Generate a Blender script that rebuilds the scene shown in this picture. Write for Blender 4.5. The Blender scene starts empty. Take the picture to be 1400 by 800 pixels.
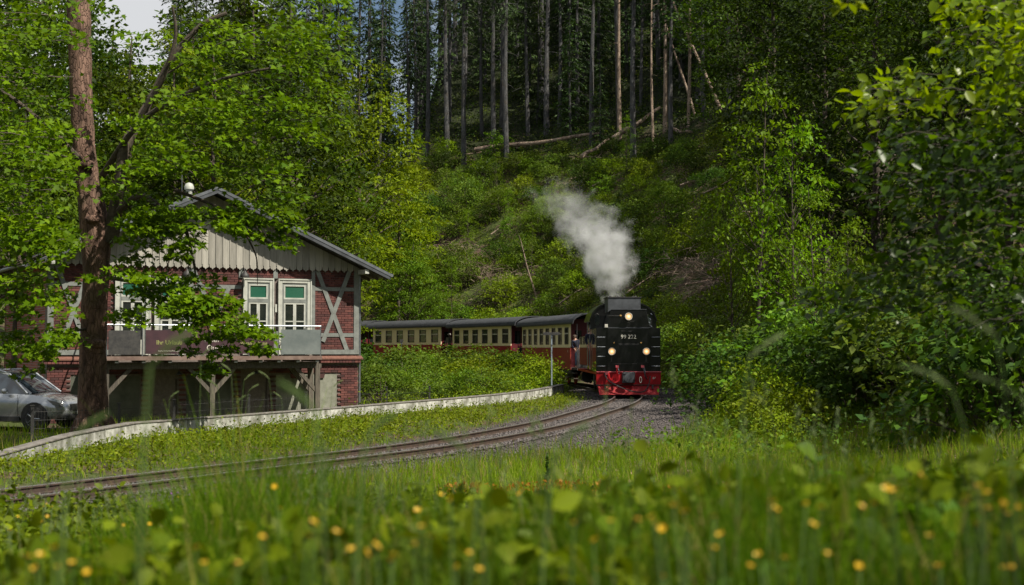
import bpy, math, random
import numpy as np
from mathutils import Vector, Matrix

# ------------------------------------------------------------------ camera, world, sun, exposure
SC = bpy.context.scene
COL = SC.collection
F = 1944.0                       # focal length in pixels of a 1400 px wide frame (50 mm on 36 mm)
CAMZ = 1.95
PITCH = math.atan(75.0 / F)
cam_d = bpy.data.cameras.new('camera')
cam_d.lens = 50.0
cam_d.sensor_width = 36.0
cam_d.clip_start = 0.05
cam_d.clip_end = 3000
cam_d.dof.use_dof = True
cam_d.dof.focus_distance = 56.0
cam_d.dof.aperture_fstop = 2.4
cam = bpy.data.objects.new('camera', cam_d)
cam.location = (0, 0, CAMZ)
cam.rotation_euler = (math.pi / 2 + PITCH, 0, 0)
COL.objects.link(cam)
SC.camera = cam

SUN = Vector((0.50, -0.36, 0.79)).normalized()
w = bpy.data.worlds.new('World')
SC.world = w
w.use_nodes = True
nt = w.node_tree
bg = nt.nodes['Background']
sky = nt.nodes.new('ShaderNodeTexSky')
sky.sky_type = 'NISHITA'
sky.sun_disc = False
sky.sun_elevation = math.asin(SUN.z)
sky.sun_rotation = math.atan2(SUN.x, SUN.y)
sky.dust_density = 0.5
tcw = nt.nodes.new('ShaderNodeTexCoord')
cln = nt.nodes.new('ShaderNodeTexNoise')
cln.inputs['Scale'].default_value = 3.0
cln.inputs['Detail'].default_value = 8.0
cln.inputs['Roughness'].default_value = 0.6
clr = nt.nodes.new('ShaderNodeValToRGB')
clr.color_ramp.elements[0].position = 0.41
clr.color_ramp.elements[1].position = 0.52
mx = nt.nodes.new('ShaderNodeMixRGB')
mx.inputs[2].default_value = (9.5, 9.7, 10.0, 1)
nt.links.new(tcw.outputs['Generated'], cln.inputs['Vector'])
nt.links.new(cln.outputs['Fac'], clr.inputs['Fac'])
nt.links.new(clr.outputs['Color'], mx.inputs['Fac'])
nt.links.new(sky.outputs['Color'], mx.inputs[1])
nt.links.new(mx.outputs['Color'], bg.inputs['Color'])
bg.inputs['Strength'].default_value = 0.05

sl = bpy.data.lights.new('sun', 'SUN')
sl.energy = 5.0
sl.angle = math.radians(0.5)
sl.color = (1.0, 0.93, 0.80)
so = bpy.data.objects.new('sun', sl)
so.rotation_euler = SUN.to_track_quat('Z', 'Y').to_euler()
COL.objects.link(so)

SC.view_settings.view_transform = 'Standard'
SC.view_settings.look = 'None'
SC.view_settings.gamma = 1.0
SC.view_settings.exposure = 0.55
SC.cycles.max_bounces = 7
SC.cycles.diffuse_bounces = 3
SC.cycles.glossy_bounces = 2
SC.cycles.transmission_bounces = 4
SC.cycles.transparent_max_bounces = 8
SC.cycles.volume_bounces = 2
SC.cycles.volume_step_rate = 1.0
SC.cycles.use_denoising = True
SC.cycles.sample_clamp_indirect = 4.0
SC.cycles.use_fast_gi = False

RNG = np.random.default_rng(7)
random.seed(7)
PI = math.pi

# ------------------------------------------------------------------ small helpers
def at(px, py, D):
    """The world point at depth D (metres along +y) that a pixel of the 1400 px frame looks at."""
    cx, cy = (px - 700) / F, (400 - py) / F
    c, s = math.cos(PITCH), math.sin(PITCH)
    dy, dz = c - s * cy, s + c * cy
    t = D / dy
    return Vector((cx * t, D, CAMZ + dz * t))

def tag(o, label=None, cat=None, group=None, kind=None):
    if label: o['label'] = label
    if cat: o['category'] = cat
    if group: o['group'] = group
    if kind: o['kind'] = kind
    return o

def empty(name, loc=(0, 0, 0), rz=0.0, label=None, cat=None, group=None):
    o = bpy.data.objects.new(name, None)
    o.empty_display_size = 0.3
    o.location = loc
    o.rotation_euler = (0, 0, rz)
    COL.objects.link(o)
    return tag(o, label, cat, group)

def link(name, me, parent=None, kind=None, label=None):
    o = bpy.data.objects.new(name, me)
    COL.objects.link(o)
    if parent is not None: o.parent = parent
    if kind: o['kind'] = kind
    if label: o['label'] = label
    return o

def copy_tree(o, parent=None):
    c = o.copy()
    COL.objects.link(c)
    c.parent = parent
    for ch in o.children:
        copy_tree(ch, c)
    return c

def npmesh(name, V, Fc, mat, cols=None, smooth=False):
    """V (n,3); Fc (m,k) with the same k for every face; cols (m,3) per face."""
    me = bpy.data.meshes.new(name)
    V = np.asarray(V, dtype=np.float32); Fc = np.asarray(Fc, dtype=np.int32)
    m, k = Fc.shape
    me.vertices.add(len(V)); me.vertices.foreach_set('co', V.ravel())
    me.loops.add(m * k); me.loops.foreach_set('vertex_index', Fc.ravel())
    me.polygons.add(m)
    me.polygons.foreach_set('loop_start', np.arange(0, m * k, k, dtype=np.int32))
    me.polygons.foreach_set('loop_total', np.full(m, k, dtype=np.int32))
    if smooth: me.polygons.foreach_set('use_smooth', np.ones(m, dtype=bool))
    if cols is not None:
        a = me.attributes.new('col', 'FLOAT_COLOR', 'FACE')
        c4 = np.ones((m, 4), dtype=np.float32); c4[:, :3] = cols
        a.data.foreach_set('color', c4.ravel())
    me.update(calc_edges=True)
    if mat: me.materials.append(mat)
    return me

class MB:
    """Collects boxes, prisms and tubes into one mesh."""
    def __init__(s): s.v = []; s.f = []
    def add(s, vs, fs):
        b = len(s.v); s.v += [tuple(v) for v in vs]; s.f += [tuple(i + b for i in f) for f in fs]; return s
    def box(s, x0, x1, y0, y1, z0, z1, M=None):
        vs = [Vector((x, y, z)) for z in (z0, z1) for y in (y0, y1) for x in (x0, x1)]
        if M is not None: vs = [M @ v for v in vs]
        return s.add(vs, [(0, 2, 3, 1), (4, 5, 7, 6), (0, 1, 5, 4), (2, 6, 7, 3), (0, 4, 6, 2), (1, 3, 7, 5)])
    def prism(s, poly, d0, d1, axis='y', M=None):
        """poly: 2-D points; extruded along the axis from d0 to d1. axis y: (x,z); x: (y,z); z: (x,y)."""
        n = len(poly)
        def P(p, d):
            v = {'y': (p[0], d, p[1]), 'x': (d, p[0], p[1]), 'z': (p[0], p[1], d)}[axis]
            v = Vector(v); return M @ v if M is not None else v
        vs = [P(p, d0) for p in poly] + [P(p, d1) for p in poly]
        fs = [tuple(range(n - 1, -1, -1)), tuple(range(n, 2 * n))] + [(i, (i + 1) % n, n + (i + 1) % n, n + i) for i in range(n)]
        return s.add(vs, fs)
    def tube(s, pts, rad, n=6, cap=True):
        pts = [Vector(p) for p in pts]
        if not hasattr(rad, '__len__'): rad = [rad] * len(pts)
        b = len(s.v); up0 = None
        for i, p in enumerate(pts):
            t = (pts[min(i + 1, len(pts) - 1)] - pts[max(i - 1, 0)])
            if t.length < 1e-9: t = Vector((0, 0, 1))
            t.normalize()
            u = t.orthogonal().normalized() if up0 is None else (up0 - t * up0.dot(t)).normalized()
            up0 = u; q = t.cross(u)
            for k in range(n):
                a = 2 * PI * k / n
                s.v.append(tuple(p + (u * math.cos(a) + q * math.sin(a)) * rad[i]))
        for i in range(len(pts) - 1):
            for k in range(n):
                s.f.append((b + i * n + k, b + i * n + (k + 1) % n, b + (i + 1) * n + (k + 1) % n, b + (i + 1) * n + k))
        if cap:
            s.f.append(tuple(b + k for k in range(n - 1, -1, -1)))
            s.f.append(tuple(b + (len(pts) - 1) * n + k for k in range(n)))
        return s
    def lathe(s, prof, c, n=16, axis='z'):
        """prof: (radius, height) pairs about the axis through c."""
        b = len(s.v); c = Vector(c)
        for r, h in prof:
            for k in range(n):
                a = 2 * PI * k / n; q, e = r * math.cos(a), r * math.sin(a)
                v = {'z': (q, e, h), 'y': (q, h, e), 'x': (h, q, e)}[axis]
                s.v.append(tuple(c + Vector(v)))
        for i in range(len(prof) - 1):
            for k in range(n):
                s.f.append((b + i * n + k, b + i * n + (k + 1) % n, b + (i + 1) * n + (k + 1) % n, b + (i + 1) * n + k))
        s.f.append(tuple(b + k for k in range(n - 1, -1, -1)))
        s.f.append(tuple(b + (len(prof) - 1) * n + k for k in range(n)))
        return s
    def mesh(s, name, mat, smooth=False, angle=None):
        me = bpy.data.meshes.new(name)
        me.from_pydata(s.v, [], s.f)
        import bmesh
        bm = bmesh.new(); bm.from_mesh(me)
        bmesh.ops.recalc_face_normals(bm, faces=bm.faces)
        bm.to_mesh(me); bm.free()
        if smooth:
            me.polygons.foreach_set('use_smooth', np.ones(len(me.polygons), dtype=bool))
            me.set_sharp_from_angle(angle=math.radians(angle or 40))
        me.materials.append(mat)
        return me
    def build(s, name, mat, parent=None, smooth=False, kind=None, label=None, bevel=0.0):
        o = link(name, s.mesh(name, mat, smooth), parent, kind, label)
        if bevel:
            m = o.modifiers.new('bevel', 'BEVEL'); m.width = bevel; m.segments = 2; m.limit_method = 'ANGLE'
        return o

# ------------------------------------------------------------------ materials
def new_mat(name):
    m = bpy.data.materials.new(name); m.use_nodes = True
    return m, m.node_tree, m.node_tree.nodes['Principled BSDF']

def surf(name, c1, c2=None, rough=0.6, metal=0.0, scale=6.0, bump=0.0, spec=0.5, detail=6, streak=None, coat=0.0, contrast=(0.35, 0.65), vary=0.0):
    """A paint / stone / wood surface: two real colours mixed by noise in object space, with fine relief."""
    m, nt, b = new_mat(name)
    tc = nt.nodes.new('ShaderNodeTexCoord'); mp = nt.nodes.new('ShaderNodeMapping')
    nt.links.new(tc.outputs['Object'], mp.inputs['Vector'])
    if streak: mp.inputs['Scale'].default_value = streak
    nz = nt.nodes.new('ShaderNodeTexNoise'); nz.inputs['Scale'].default_value = scale; nz.inputs['Detail'].default_value = detail
    nz.inputs['Roughness'].default_value = 0.62
    nt.links.new(mp.outputs['Vector'], nz.inputs['Vector'])
    r = nt.nodes.new('ShaderNodeValToRGB')
    r.color_ramp.elements[0].position = contrast[0]; r.color_ramp.elements[1].position = contrast[1]
    r.color_ramp.elements[0].color = (*c1, 1); r.color_ramp.elements[1].color = (*(c2 or c1), 1)
    nt.links.new(nz.outputs['Fac'], r.inputs['Fac']); nt.links.new(r.outputs['Color'], b.inputs['Base Color'])
    if vary:
        oi = nt.nodes.new('ShaderNodeObjectInfo'); mr = nt.nodes.new('ShaderNodeMapRange'); mr.inputs['To Min'].default_value = 1 - vary; mr.inputs['To Max'].default_value = 1 + vary * .5
        hs = nt.nodes.new('ShaderNodeHueSaturation'); nt.links.new(oi.outputs['Random'], mr.inputs['Value']); nt.links.new(mr.outputs['Result'], hs.inputs['Value'])
        nt.links.new(r.outputs['Color'], hs.inputs['Color']); nt.links.new(hs.outputs['Color'], b.inputs['Base Color'])
    b.inputs['Roughness'].default_value = rough; b.inputs['Metallic'].default_value = metal
    b.inputs['Specular IOR Level'].default_value = spec
    b.inputs['Coat Weight'].default_value = coat
    if bump:
        bp = nt.nodes.new('ShaderNodeBump'); bp.inputs['Strength'].default_value = bump; bp.inputs['Distance'].default_value = 0.02
        nt.links.new(nz.outputs['Fac'], bp.inputs['Height']); nt.links.new(bp.outputs['Normal'], b.inputs['Normal'])
    return m

def leaf_mat(name, trans=0.42, rough=0.5, spec=0.10, gain=(1.8, 1.75, 0.5), hue=(.474, .502)):
    """Leaf: own colour from the per-leaf attribute, glossy skin and light passing through the blade."""
    m, nt, b = new_mat(name)
    at_ = nt.nodes.new('ShaderNodeAttribute'); at_.attribute_name = 'col'
    oi = nt.nodes.new('ShaderNodeObjectInfo')
    hs = nt.nodes.new('ShaderNodeHueSaturation')
    mr = nt.nodes.new('ShaderNodeMapRange'); mr.inputs['To Min'].default_value = 0.72; mr.inputs['To Max'].default_value = 1.25
    nt.links.new(oi.outputs['Random'], mr.inputs['Value']); nt.links.new(mr.outputs['Result'], hs.inputs['Value'])
    mr2 = nt.nodes.new('ShaderNodeMapRange'); mr2.inputs['To Min'].default_value = hue[0]; mr2.inputs['To Max'].default_value = hue[1]
    nt.links.new(oi.outputs['Random'], mr2.inputs['Value']); nt.links.new(mr2.outputs['Result'], hs.inputs['Hue']); hs.inputs['Saturation'].default_value = 1.08
    nt.links.new(at_.outputs['Color'], hs.inputs['Color'])
    nt.links.new(hs.outputs['Color'], b.inputs['Base Color'])
    b.inputs['Roughness'].default_value = rough; b.inputs['Specular IOR Level'].default_value = spec
    tr = nt.nodes.new('ShaderNodeBsdfTranslucent')
    mu = nt.nodes.new('ShaderNodeMixRGB'); mu.blend_type = 'MULTIPLY'; mu.inputs['Fac'].default_value = 1
    mu.inputs[2].default_value = (*gain, 1)
    nt.links.new(hs.outputs['Color'], mu.inputs[1]); nt.links.new(mu.outputs['Color'], tr.inputs['Color'])
    mix = nt.nodes.new('ShaderNodeMixShader'); mix.inputs['Fac'].default_value = trans
    out = nt.nodes['Material Output']
    nt.links.new(b.outputs['BSDF'], mix.inputs[1]); nt.links.new(tr.outputs['BSDF'], mix.inputs[2])
    nt.links.new(mix.outputs['Shader'], out.inputs['Surface'])
    return m

def col_mat(name, rough=0.8):
    """Opaque surface whose colour is its own per-piece attribute."""
    m, nt, b = new_mat(name)
    a = nt.nodes.new('ShaderNodeAttribute'); a.attribute_name = 'col'
    nt.links.new(a.outputs['Color'], b.inputs['Base Color']); b.inputs['Roughness'].default_value = rough
    b.inputs['Specular IOR Level'].default_value = 0.3
    return m

def bark_mat(name, c1, c2, c3, vscale=1.0):
    m, nt, b = new_mat(name)
    tc = nt.nodes.new('ShaderNodeTexCoord'); mp = nt.nodes.new('ShaderNodeMapping')
    mp.inputs['Scale'].default_value = (1, 1, 0.35 * vscale)
    nt.links.new(tc.outputs['Object'], mp.inputs['Vector'])
    vo = nt.nodes.new('ShaderNodeTexVoronoi'); vo.inputs['Scale'].default_value = 11
    vo.feature = 'DISTANCE_TO_EDGE'
    nz = nt.nodes.new('ShaderNodeTexNoise'); nz.inputs['Scale'].default_value = 5; nz.inputs['Detail'].default_value = 9
    nz2 = nt.nodes.new('ShaderNodeTexNoise'); nz2.inputs['Scale'].default_value = 1.3
    mx_ = nt.nodes.new('ShaderNodeVectorMath'); mx_.operation = 'MULTIPLY_ADD'
    nt.links.new(mp.outputs['Vector'], nz.inputs['Vector']); nt.links.new(tc.outputs['Object'], nz2.inputs['Vector'])
    mx_.inputs[1].default_value = (0.25, 0.25, 0.25)
    nt.links.new(nz.outputs['Color'], mx_.inputs[0]); nt.links.new(mp.outputs['Vector'], mx_.inputs[2])
    nt.links.new(mx_.outputs['Vector'], vo.inputs['Vector'])
    r = nt.nodes.new('ShaderNodeValToRGB')
    r.color_ramp.elements[0].position = 0.3; r.color_ramp.elements[0].color = (*c1, 1)
    r.color_ramp.elements[1].position = 0.7; r.color_ramp.elements[1].color = (*c2, 1)
    nt.links.new(nz.outputs['Fac'], r.inputs['Fac'])
    r2 = nt.nodes.new('ShaderNodeMixRGB'); r2.inputs[2].default_value = (*c3, 1)
    m2 = nt.nodes.new('ShaderNodeMapRange'); m2.inputs['From Min'].default_value = 0.5; m2.inputs['From Max'].default_value = 0.7
    nt.links.new(nz2.outputs['Fac'], m2.inputs['Value']); nt.links.new(m2.outputs['Result'], r2.inputs['Fac'])
    nt.links.new(r.outputs['Color'], r2.inputs[1]); nt.links.new(r2.outputs['Color'], b.inputs['Base Color'])
    b.inputs['Roughness'].default_value = 0.9; b.inputs['Specular IOR Level'].default_value = 0.2
    bp = nt.nodes.new('ShaderNodeBump'); bp.inputs['Strength'].default_value = 0.9; bp.inputs['Distance'].default_value = 0.04
    m3 = nt.nodes.new('ShaderNodeMapRange'); m3.inputs['From Max'].default_value = 0.12
    ad = nt.nodes.new('ShaderNodeMath'); ad.operation = 'ADD'
    nt.links.new(vo.outputs['Distance'], m3.inputs['Value']); nt.links.new(m3.outputs['Result'], ad.inputs[0])
    nt.links.new(nz.outputs['Fac'], ad.inputs[1])
    nt.links.new(ad.outputs['Value'], bp.inputs['Height']); nt.links.new(bp.outputs['Normal'], b.inputs['Normal'])
    return m

def glass_mat(name, c, rough=0.04):
    m, nt, b = new_mat(name)
    b.inputs['Base Color'].default_value = (*c, 1); b.inputs['Roughness'].default_value = rough
    b.inputs['Specular IOR Level'].default_value = 0.9; b.inputs['Coat Weight'].default_value = 0.4
    return m

M_leaf = leaf_mat('leaf', trans=0.27)
M_leaf_big = leaf_mat('broad_leaf', trans=0.38, rough=0.36, spec=0.28, gain=(2.4, 2.3, 0.5))
M_needle = leaf_mat('needles', trans=0.15, rough=0.6, spec=0.2)
M_grass = leaf_mat('grass_blade', trans=0.38, rough=0.55, spec=0.08, gain=(1.8, 1.95, 0.5), hue=(.492, .512))
M_piece = col_mat('loose_piece')
M_bark = bark_mat('maple_bark', (0.055, 0.034, 0.026), (0.26, 0.16, 0.12), (0.12, 0.09, 0.06))
M_twig = surf('dark_twig', (0.015, 0.012, 0.008), (0.035, 0.028, 0.02), rough=0.95, scale=9)
M_branch = surf('branch_bark', (0.035, 0.027, 0.02), (0.09, 0.07, 0.05), rough=0.9, scale=9, bump=0.4)
M_conbark = bark_mat('spruce_bark', (0.045, 0.045, 0.047), (0.125, 0.125, 0.127), (0.09, 0.08, 0.07), 0.6)
M_barepole = bark_mat('barkless_spruce', (0.24, 0.17, 0.12), (0.42, 0.33, 0.26), (0.14, 0.10, 0.08), 0.6)
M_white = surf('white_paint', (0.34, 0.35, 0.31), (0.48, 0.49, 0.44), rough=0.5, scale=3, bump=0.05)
M_greypaint = surf('grey_green_paint', (0.13, 0.14, 0.13), (0.20, 0.215, 0.20), rough=0.65, scale=5, bump=0.15)
M_beige = surf('gable_board_paint', (0.26, 0.25, 0.215), (0.37, 0.35, 0.305), rough=0.7, scale=2.2, bump=0.15, streak=(5, 5, 0.5), vary=.28)
M_oldwood = surf('weathered_wood', (0.06, 0.052, 0.042), (0.15, 0.13, 0.10), rough=0.85, scale=6, bump=0.4, streak=(4, 4, 0.5), vary=.3)
M_darkwood = surf('dark_wood', (0.03, 0.024, 0.02), (0.07, 0.055, 0.045), rough=0.8, scale=5, bump=0.3)
M_roof = surf('slate_grey_roofing', (0.06, 0.068, 0.078), (0.12, 0.132, 0.145), rough=0.6, scale=3, bump=0.15)
M_mortar = surf('mortar', (0.12, 0.10, 0.09), (0.19, 0.155, 0.14), rough=0.95, scale=12, bump=0.3)
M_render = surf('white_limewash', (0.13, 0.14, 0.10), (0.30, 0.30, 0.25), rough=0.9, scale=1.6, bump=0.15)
M_render_shaded = surf('shaded_limewash', (0.06, 0.065, 0.05), (0.13, 0.135, 0.105), rough=0.9, scale=1.6, bump=0.15)  # darker copy of the limewash, with the balcony's shade put into the colour
M_terra = surf('terracotta', (0.11, 0.045, 0.032), (0.18, 0.08, 0.055), rough=0.8, scale=8, bump=0.2)
M_glassdark = glass_mat('dark_window_glass', (0.012, 0.016, 0.016))
M_glassgreen = glass_mat('green_blind_glass', (0.02, 0.10, 0.065), 0.08)
M_steel = surf('galvanised_steel', (0.20, 0.22, 0.24), (0.32, 0.34, 0.36), rough=0.4, metal=0.8, scale=8)
M_frosted = surf('frosted_panel', (0.11, 0.13, 0.13), (0.17, 0.19, 0.185), rough=0.35, scale=2)
M_banner = surf('plum_banner_cloth', (0.030, 0.010, 0.016), (0.055, 0.02, 0.028), rough=0.6, scale=3, bump=0.2)
M_black = surf('black_engine_enamel', (0.003, 0.003, 0.0035), (0.007, 0.007, 0.0075), rough=0.28, scale=2, spec=0.5, coat=0.3)
M_blackside = surf('polished_black_enamel', (0.010, 0.010, 0.010), (0.02, 0.02, 0.02), rough=0.10, scale=2, spec=1.0, coat=1.0)
M_greymetal = surf('grey_sheet_metal', (0.038, 0.042, 0.048), (0.075, 0.082, 0.093), rough=0.5, scale=3, bump=0.1)
M_iron = surf('dark_iron', (0.02, 0.02, 0.022), (0.05, 0.048, 0.045), rough=0.6, scale=8, bump=0.2)
M_red = surf('signal_red_enamel', (0.24, 0.003, 0.006), (0.36, 0.004, 0.009), rough=0.5, scale=2.5, spec=.3)
M_pink = surf('faded_red_tip', (0.62, 0.10, 0.12), (0.7, 0.16, 0.18), rough=0.5)
M_letter = surf('cream_lettering', (0.55, 0.53, 0.46), (0.62, 0.60, 0.52), rough=0.5)
M_yellowletter = surf('yellow_green_lettering', (0.30, 0.33, 0.10), (0.36, 0.38, 0.13), rough=0.5)
M_coachred = surf('burgundy_coach_enamel', (0.25, 0.004, 0.012), (0.33, 0.010, 0.018), rough=0.55, scale=1.4, coat=0.0, spec=.3, streak=(3, 3, 0.6))
M_coachshade = surf('shaded_burgundy_end_paint', (0.075, 0.006, 0.010), (0.11, 0.010, 0.014), rough=0.5, scale=1.4)  # coach red darkened for the end walls, their shade is in the colour
M_coachrust = surf('rusty_red_coach_enamel', (0.25, 0.012, 0.011), (0.30, 0.055, 0.026), rough=0.6, scale=1.8, streak=(5, 5, 0.35))
M_cream = surf('cream_coach_enamel', (0.84, 0.70, 0.43), (0.88, 0.76, 0.50), rough=0.45, scale=1.4)
M_coachroof = surf('tarred_canvas_roof', (0.028, 0.031, 0.036), (0.048, 0.052, 0.06), rough=0.75, scale=2, bump=0.1)
M_rail = surf('rusty_rail_side', (0.035, 0.024, 0.019), (0.08, 0.052, 0.038), rough=0.7, scale=8, bump=0.2)
M_railtop = surf('worn_rail_head', (0.30, 0.29, 0.28), (0.45, 0.43, 0.41), rough=0.3, metal=0.7, scale=4, streak=(3, 3, 3))
M_sleeper = surf('tarred_sleeper_wood', (0.030, 0.024, 0.020), (0.07, 0.055, 0.044), rough=0.9, scale=6, bump=0.5)
M_wallwhite = surf('lichen_stained_white_concrete', (0.18, 0.18, 0.145), (0.60, 0.60, 0.56), rough=0.9, scale=3.2, bump=0.4, detail=12, contrast=(0.41, 0.64), vary=.22)
M_wallcap = surf('dirty_concrete_top', (0.09, 0.08, 0.07), (0.21, 0.195, 0.175), rough=0.95, scale=5, bump=0.4)
M_silver = surf('silver_car_paint', (0.34, 0.36, 0.38), (0.37, 0.39, 0.41), rough=0.22, metal=0.55, coat=1.0)
M_plastic = surf('black_plastic', (0.015, 0.015, 0.016), (0.03, 0.03, 0.03), rough=0.55)
M_rubber = surf('tyre_rubber', (0.015, 0.015, 0.015), (0.03, 0.03, 0.03), rough=0.85, scale=20)
M_skin = surf('skin', (0.50, 0.28, 0.20), (0.60, 0.36, 0.27), rough=0.5, scale=12)
M_skinM = M_skin
M_bluesash = surf('blue_grey_sign_post', (0.25, 0.30, 0.36), (0.34, 0.40, 0.46), rough=0.5, metal=0.3)

def ground_mat():
    m, nt, b = new_mat('forest_soil_and_moss')
    a = nt.nodes.new('ShaderNodeAttribute'); a.attribute_name = 'zone'     # r: bare gravel/earth, g: leaf litter
    geo = nt.nodes.new('ShaderNodeNewGeometry')
    def noise(s, d=8):
        n = nt.nodes.new('ShaderNodeTexNoise'); n.inputs['Scale'].default_value = s; n.inputs['Detail'].default_value = d
        nt.links.new(geo.outputs['Position'], n.inputs['Vector']); return n
    n1, n2, n3 = noise(0.8), noise(7), noise(40, 4)
    def ramp(n, c1, c2, p=(0.35, 0.65)):
        r = nt.nodes.new('ShaderNodeValToRGB')
        r.color_ramp.elements[0].position, r.color_ramp.elements[1].position = p
        r.color_ramp.elements[0].color = (*c1, 1); r.color_ramp.elements[1].color = (*c2, 1)
        nt.links.new(n.outputs['Fac'], r.inputs['Fac']); return r
    g = ramp(n2, (0.035, 0.055, 0.012), (0.09, 0.11, 0.03))
    br = ramp(n2, (0.05, 0.034, 0.022), (0.14, 0.095, 0.065))
    gr = ramp(n3, (0.035, 0.031, 0.03), (0.14, 0.12, 0.115))
    sep = nt.nodes.new('ShaderNodeSeparateColor'); nt.links.new(a.outputs['Color'], sep.inputs['Color'])
    def mix(fac, c1, c2):
        x = nt.nodes.new('ShaderNodeMixRGB')
        nt.links.new(fac, x.inputs['Fac']); nt.links.new(c1, x.inputs[1]); nt.links.new(c2, x.inputs[2]); return x
    pat = nt.nodes.new('ShaderNodeMapRange'); pat.inputs['From Min'].default_value = 0.46; pat.inputs['From Max'].default_value = 0.60
    nt.links.new(n1.outputs['Fac'], pat.inputs['Value'])
    m0 = mix(pat.outputs['Result'], g.outputs['Color'], br.outputs['Color'])
    m1 = mix(sep.outputs['Green'], m0.outputs['Color'], br.outputs['Color'])
    m2 = mix(sep.outputs['Red'], m1.outputs['Color'], gr.outputs['Color'])
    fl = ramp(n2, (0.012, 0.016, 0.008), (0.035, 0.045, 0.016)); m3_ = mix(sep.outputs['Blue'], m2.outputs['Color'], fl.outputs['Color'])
    nt.links.new(m3_.outputs['Color'], b.inputs['Base Color'])
    b.inputs['Roughness'].default_value = 0.95; b.inputs['Specular IOR Level'].default_value = 0.2
    ad = nt.nodes.new('ShaderNodeMath'); ad.operation = 'ADD'
    nt.links.new(n2.outputs['Fac'], ad.inputs[0]); nt.links.new(n3.outputs['Fac'], ad.inputs[1])
    bp = nt.nodes.new('ShaderNodeBump'); bp.inputs['Strength'].default_value = 0.8; bp.inputs['Distance'].default_value = 0.06
    nt.links.new(ad.outputs['Value'], bp.inputs['Height']); nt.links.new(bp.outputs['Normal'], b.inputs['Normal'])
    return m

# ------------------------------------------------------------------ the line of the track
CTRL = [(-34, -30), (-19, -4), (-13, 8), (-9.6, 14), (-6.8, 19), (-4.5, 23.4), (-1.5, 29.4), (.95, 37), (2.4, 43.6), (3.7, 50),
        (4.66, 57), (4.66, 61), (4.52, 65), (4.22, 69.5), (3.5, 74.5), (2.4, 79), (.85, 84), (-1.4, 90), (-4.3, 96.6),
        (-8.6, 103.8), (-14, 110.5), (-22, 117), (-32, 122), (-46, 126)]
def catmull(P, n=14):
    P = np.array(P, float); out = []
    for i in range(1, len(P) - 2):
        p0, p1, p2, p3 = P[i - 1:i + 3]
        for t in np.linspace(0, 1, n, endpoint=False):
            out.append(0.5 * ((2 * p1) + (-p0 + p2) * t + (2 * p0 - 5 * p1 + 4 * p2 - p3) * t * t + (-p0 + 3 * p1 - 3 * p2 + p3) * t ** 3))
    out.append(P[-2]); return np.array(out)
_c = catmull(CTRL)
_l = np.concatenate([[0], np.cumsum(np.hypot(*np.diff(_c, axis=0).T))])
PL = np.arange(0, _l[-1], 0.5)
PATH = np.stack([np.interp(PL, _l, _c[:, 0]), np.interp(PL, _l, _c[:, 1])], 1)
for _ in range(3):
    PATH[1:-1] = (PATH[:-2] + 2 * PATH[1:-1] + PATH[2:]) / 4
TAN = np.gradient(PATH, axis=0); TAN /= np.linalg.norm(TAN, axis=1)[:, None]
def track_z(y): return np.maximum(0, np.asarray(y) - 70.0) * 0.008
def path_at(L, off=0.0):
    """Point and heading at arc length L (off metres to the right)."""
    x, y = np.interp(L, PL, PATH[:, 0]), np.interp(L, PL, PATH[:, 1])
    tx, ty = np.interp(L, PL, TAN[:, 0]), np.interp(L, PL, TAN[:, 1])
    n = math.hypot(tx, ty); tx /= n; ty /= n
    return x + ty * off, y - tx * off, tx, ty
def L_of_y(y): return float(np.interp(y, PATH[:, 1], PL))

def sdist(x, y):
    x = np.asarray(x, float).ravel(); y = np.asarray(y, float).ravel()
    s = np.empty(len(x)); py = np.empty(len(x))
    for a in range(0, len(x), 20000):
        X, Y = x[a:a + 20000, None], y[a:a + 20000, None]
        d2 = (X - PATH[None, :, 0]) ** 2 + (Y - PATH[None, :, 1]) ** 2
        i = d2.argmin(1); r = np.arange(len(i))
        dx, dy = X[:, 0] - PATH[i, 0], Y[:, 0] - PATH[i, 1]
        cr = dx * TAN[i, 1] - dy * TAN[i, 0]
        s[a:a + 20000] = np.sign(cr) * np.sqrt(d2[r, i]); py[a:a + 20000] = PATH[i, 1]
    return s, py
def sst(a, b, x):
    t = np.clip((np.asarray(x, float) - a) / (b - a), 0, 1); return t * t * (3 - 2 * t)
def wob(x, y, k=1.0):
    return (np.sin(x * .71 * k + 1.3) * np.cos(y * .53 * k + .4) + .5 * np.sin(x * 1.9 * k + y * 1.3 * k) + .25 * np.cos(x * 4.1 * k - y * 3.3 * k)) / 1.75
WALL = [(-9.2, 22.6), (-8.75, 28), (-8.45, 31.6), (-7.0, 35.4), (-5.3, 40), (-3.6, 43.7), (-2.0, 47), (-.5, 50.8), (.75, 55), (1.6, 59.2), (2.15, 62.5)]
_wx = np.array([p[0] for p in WALL]); _wy = np.array([p[1] for p in WALL])
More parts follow.
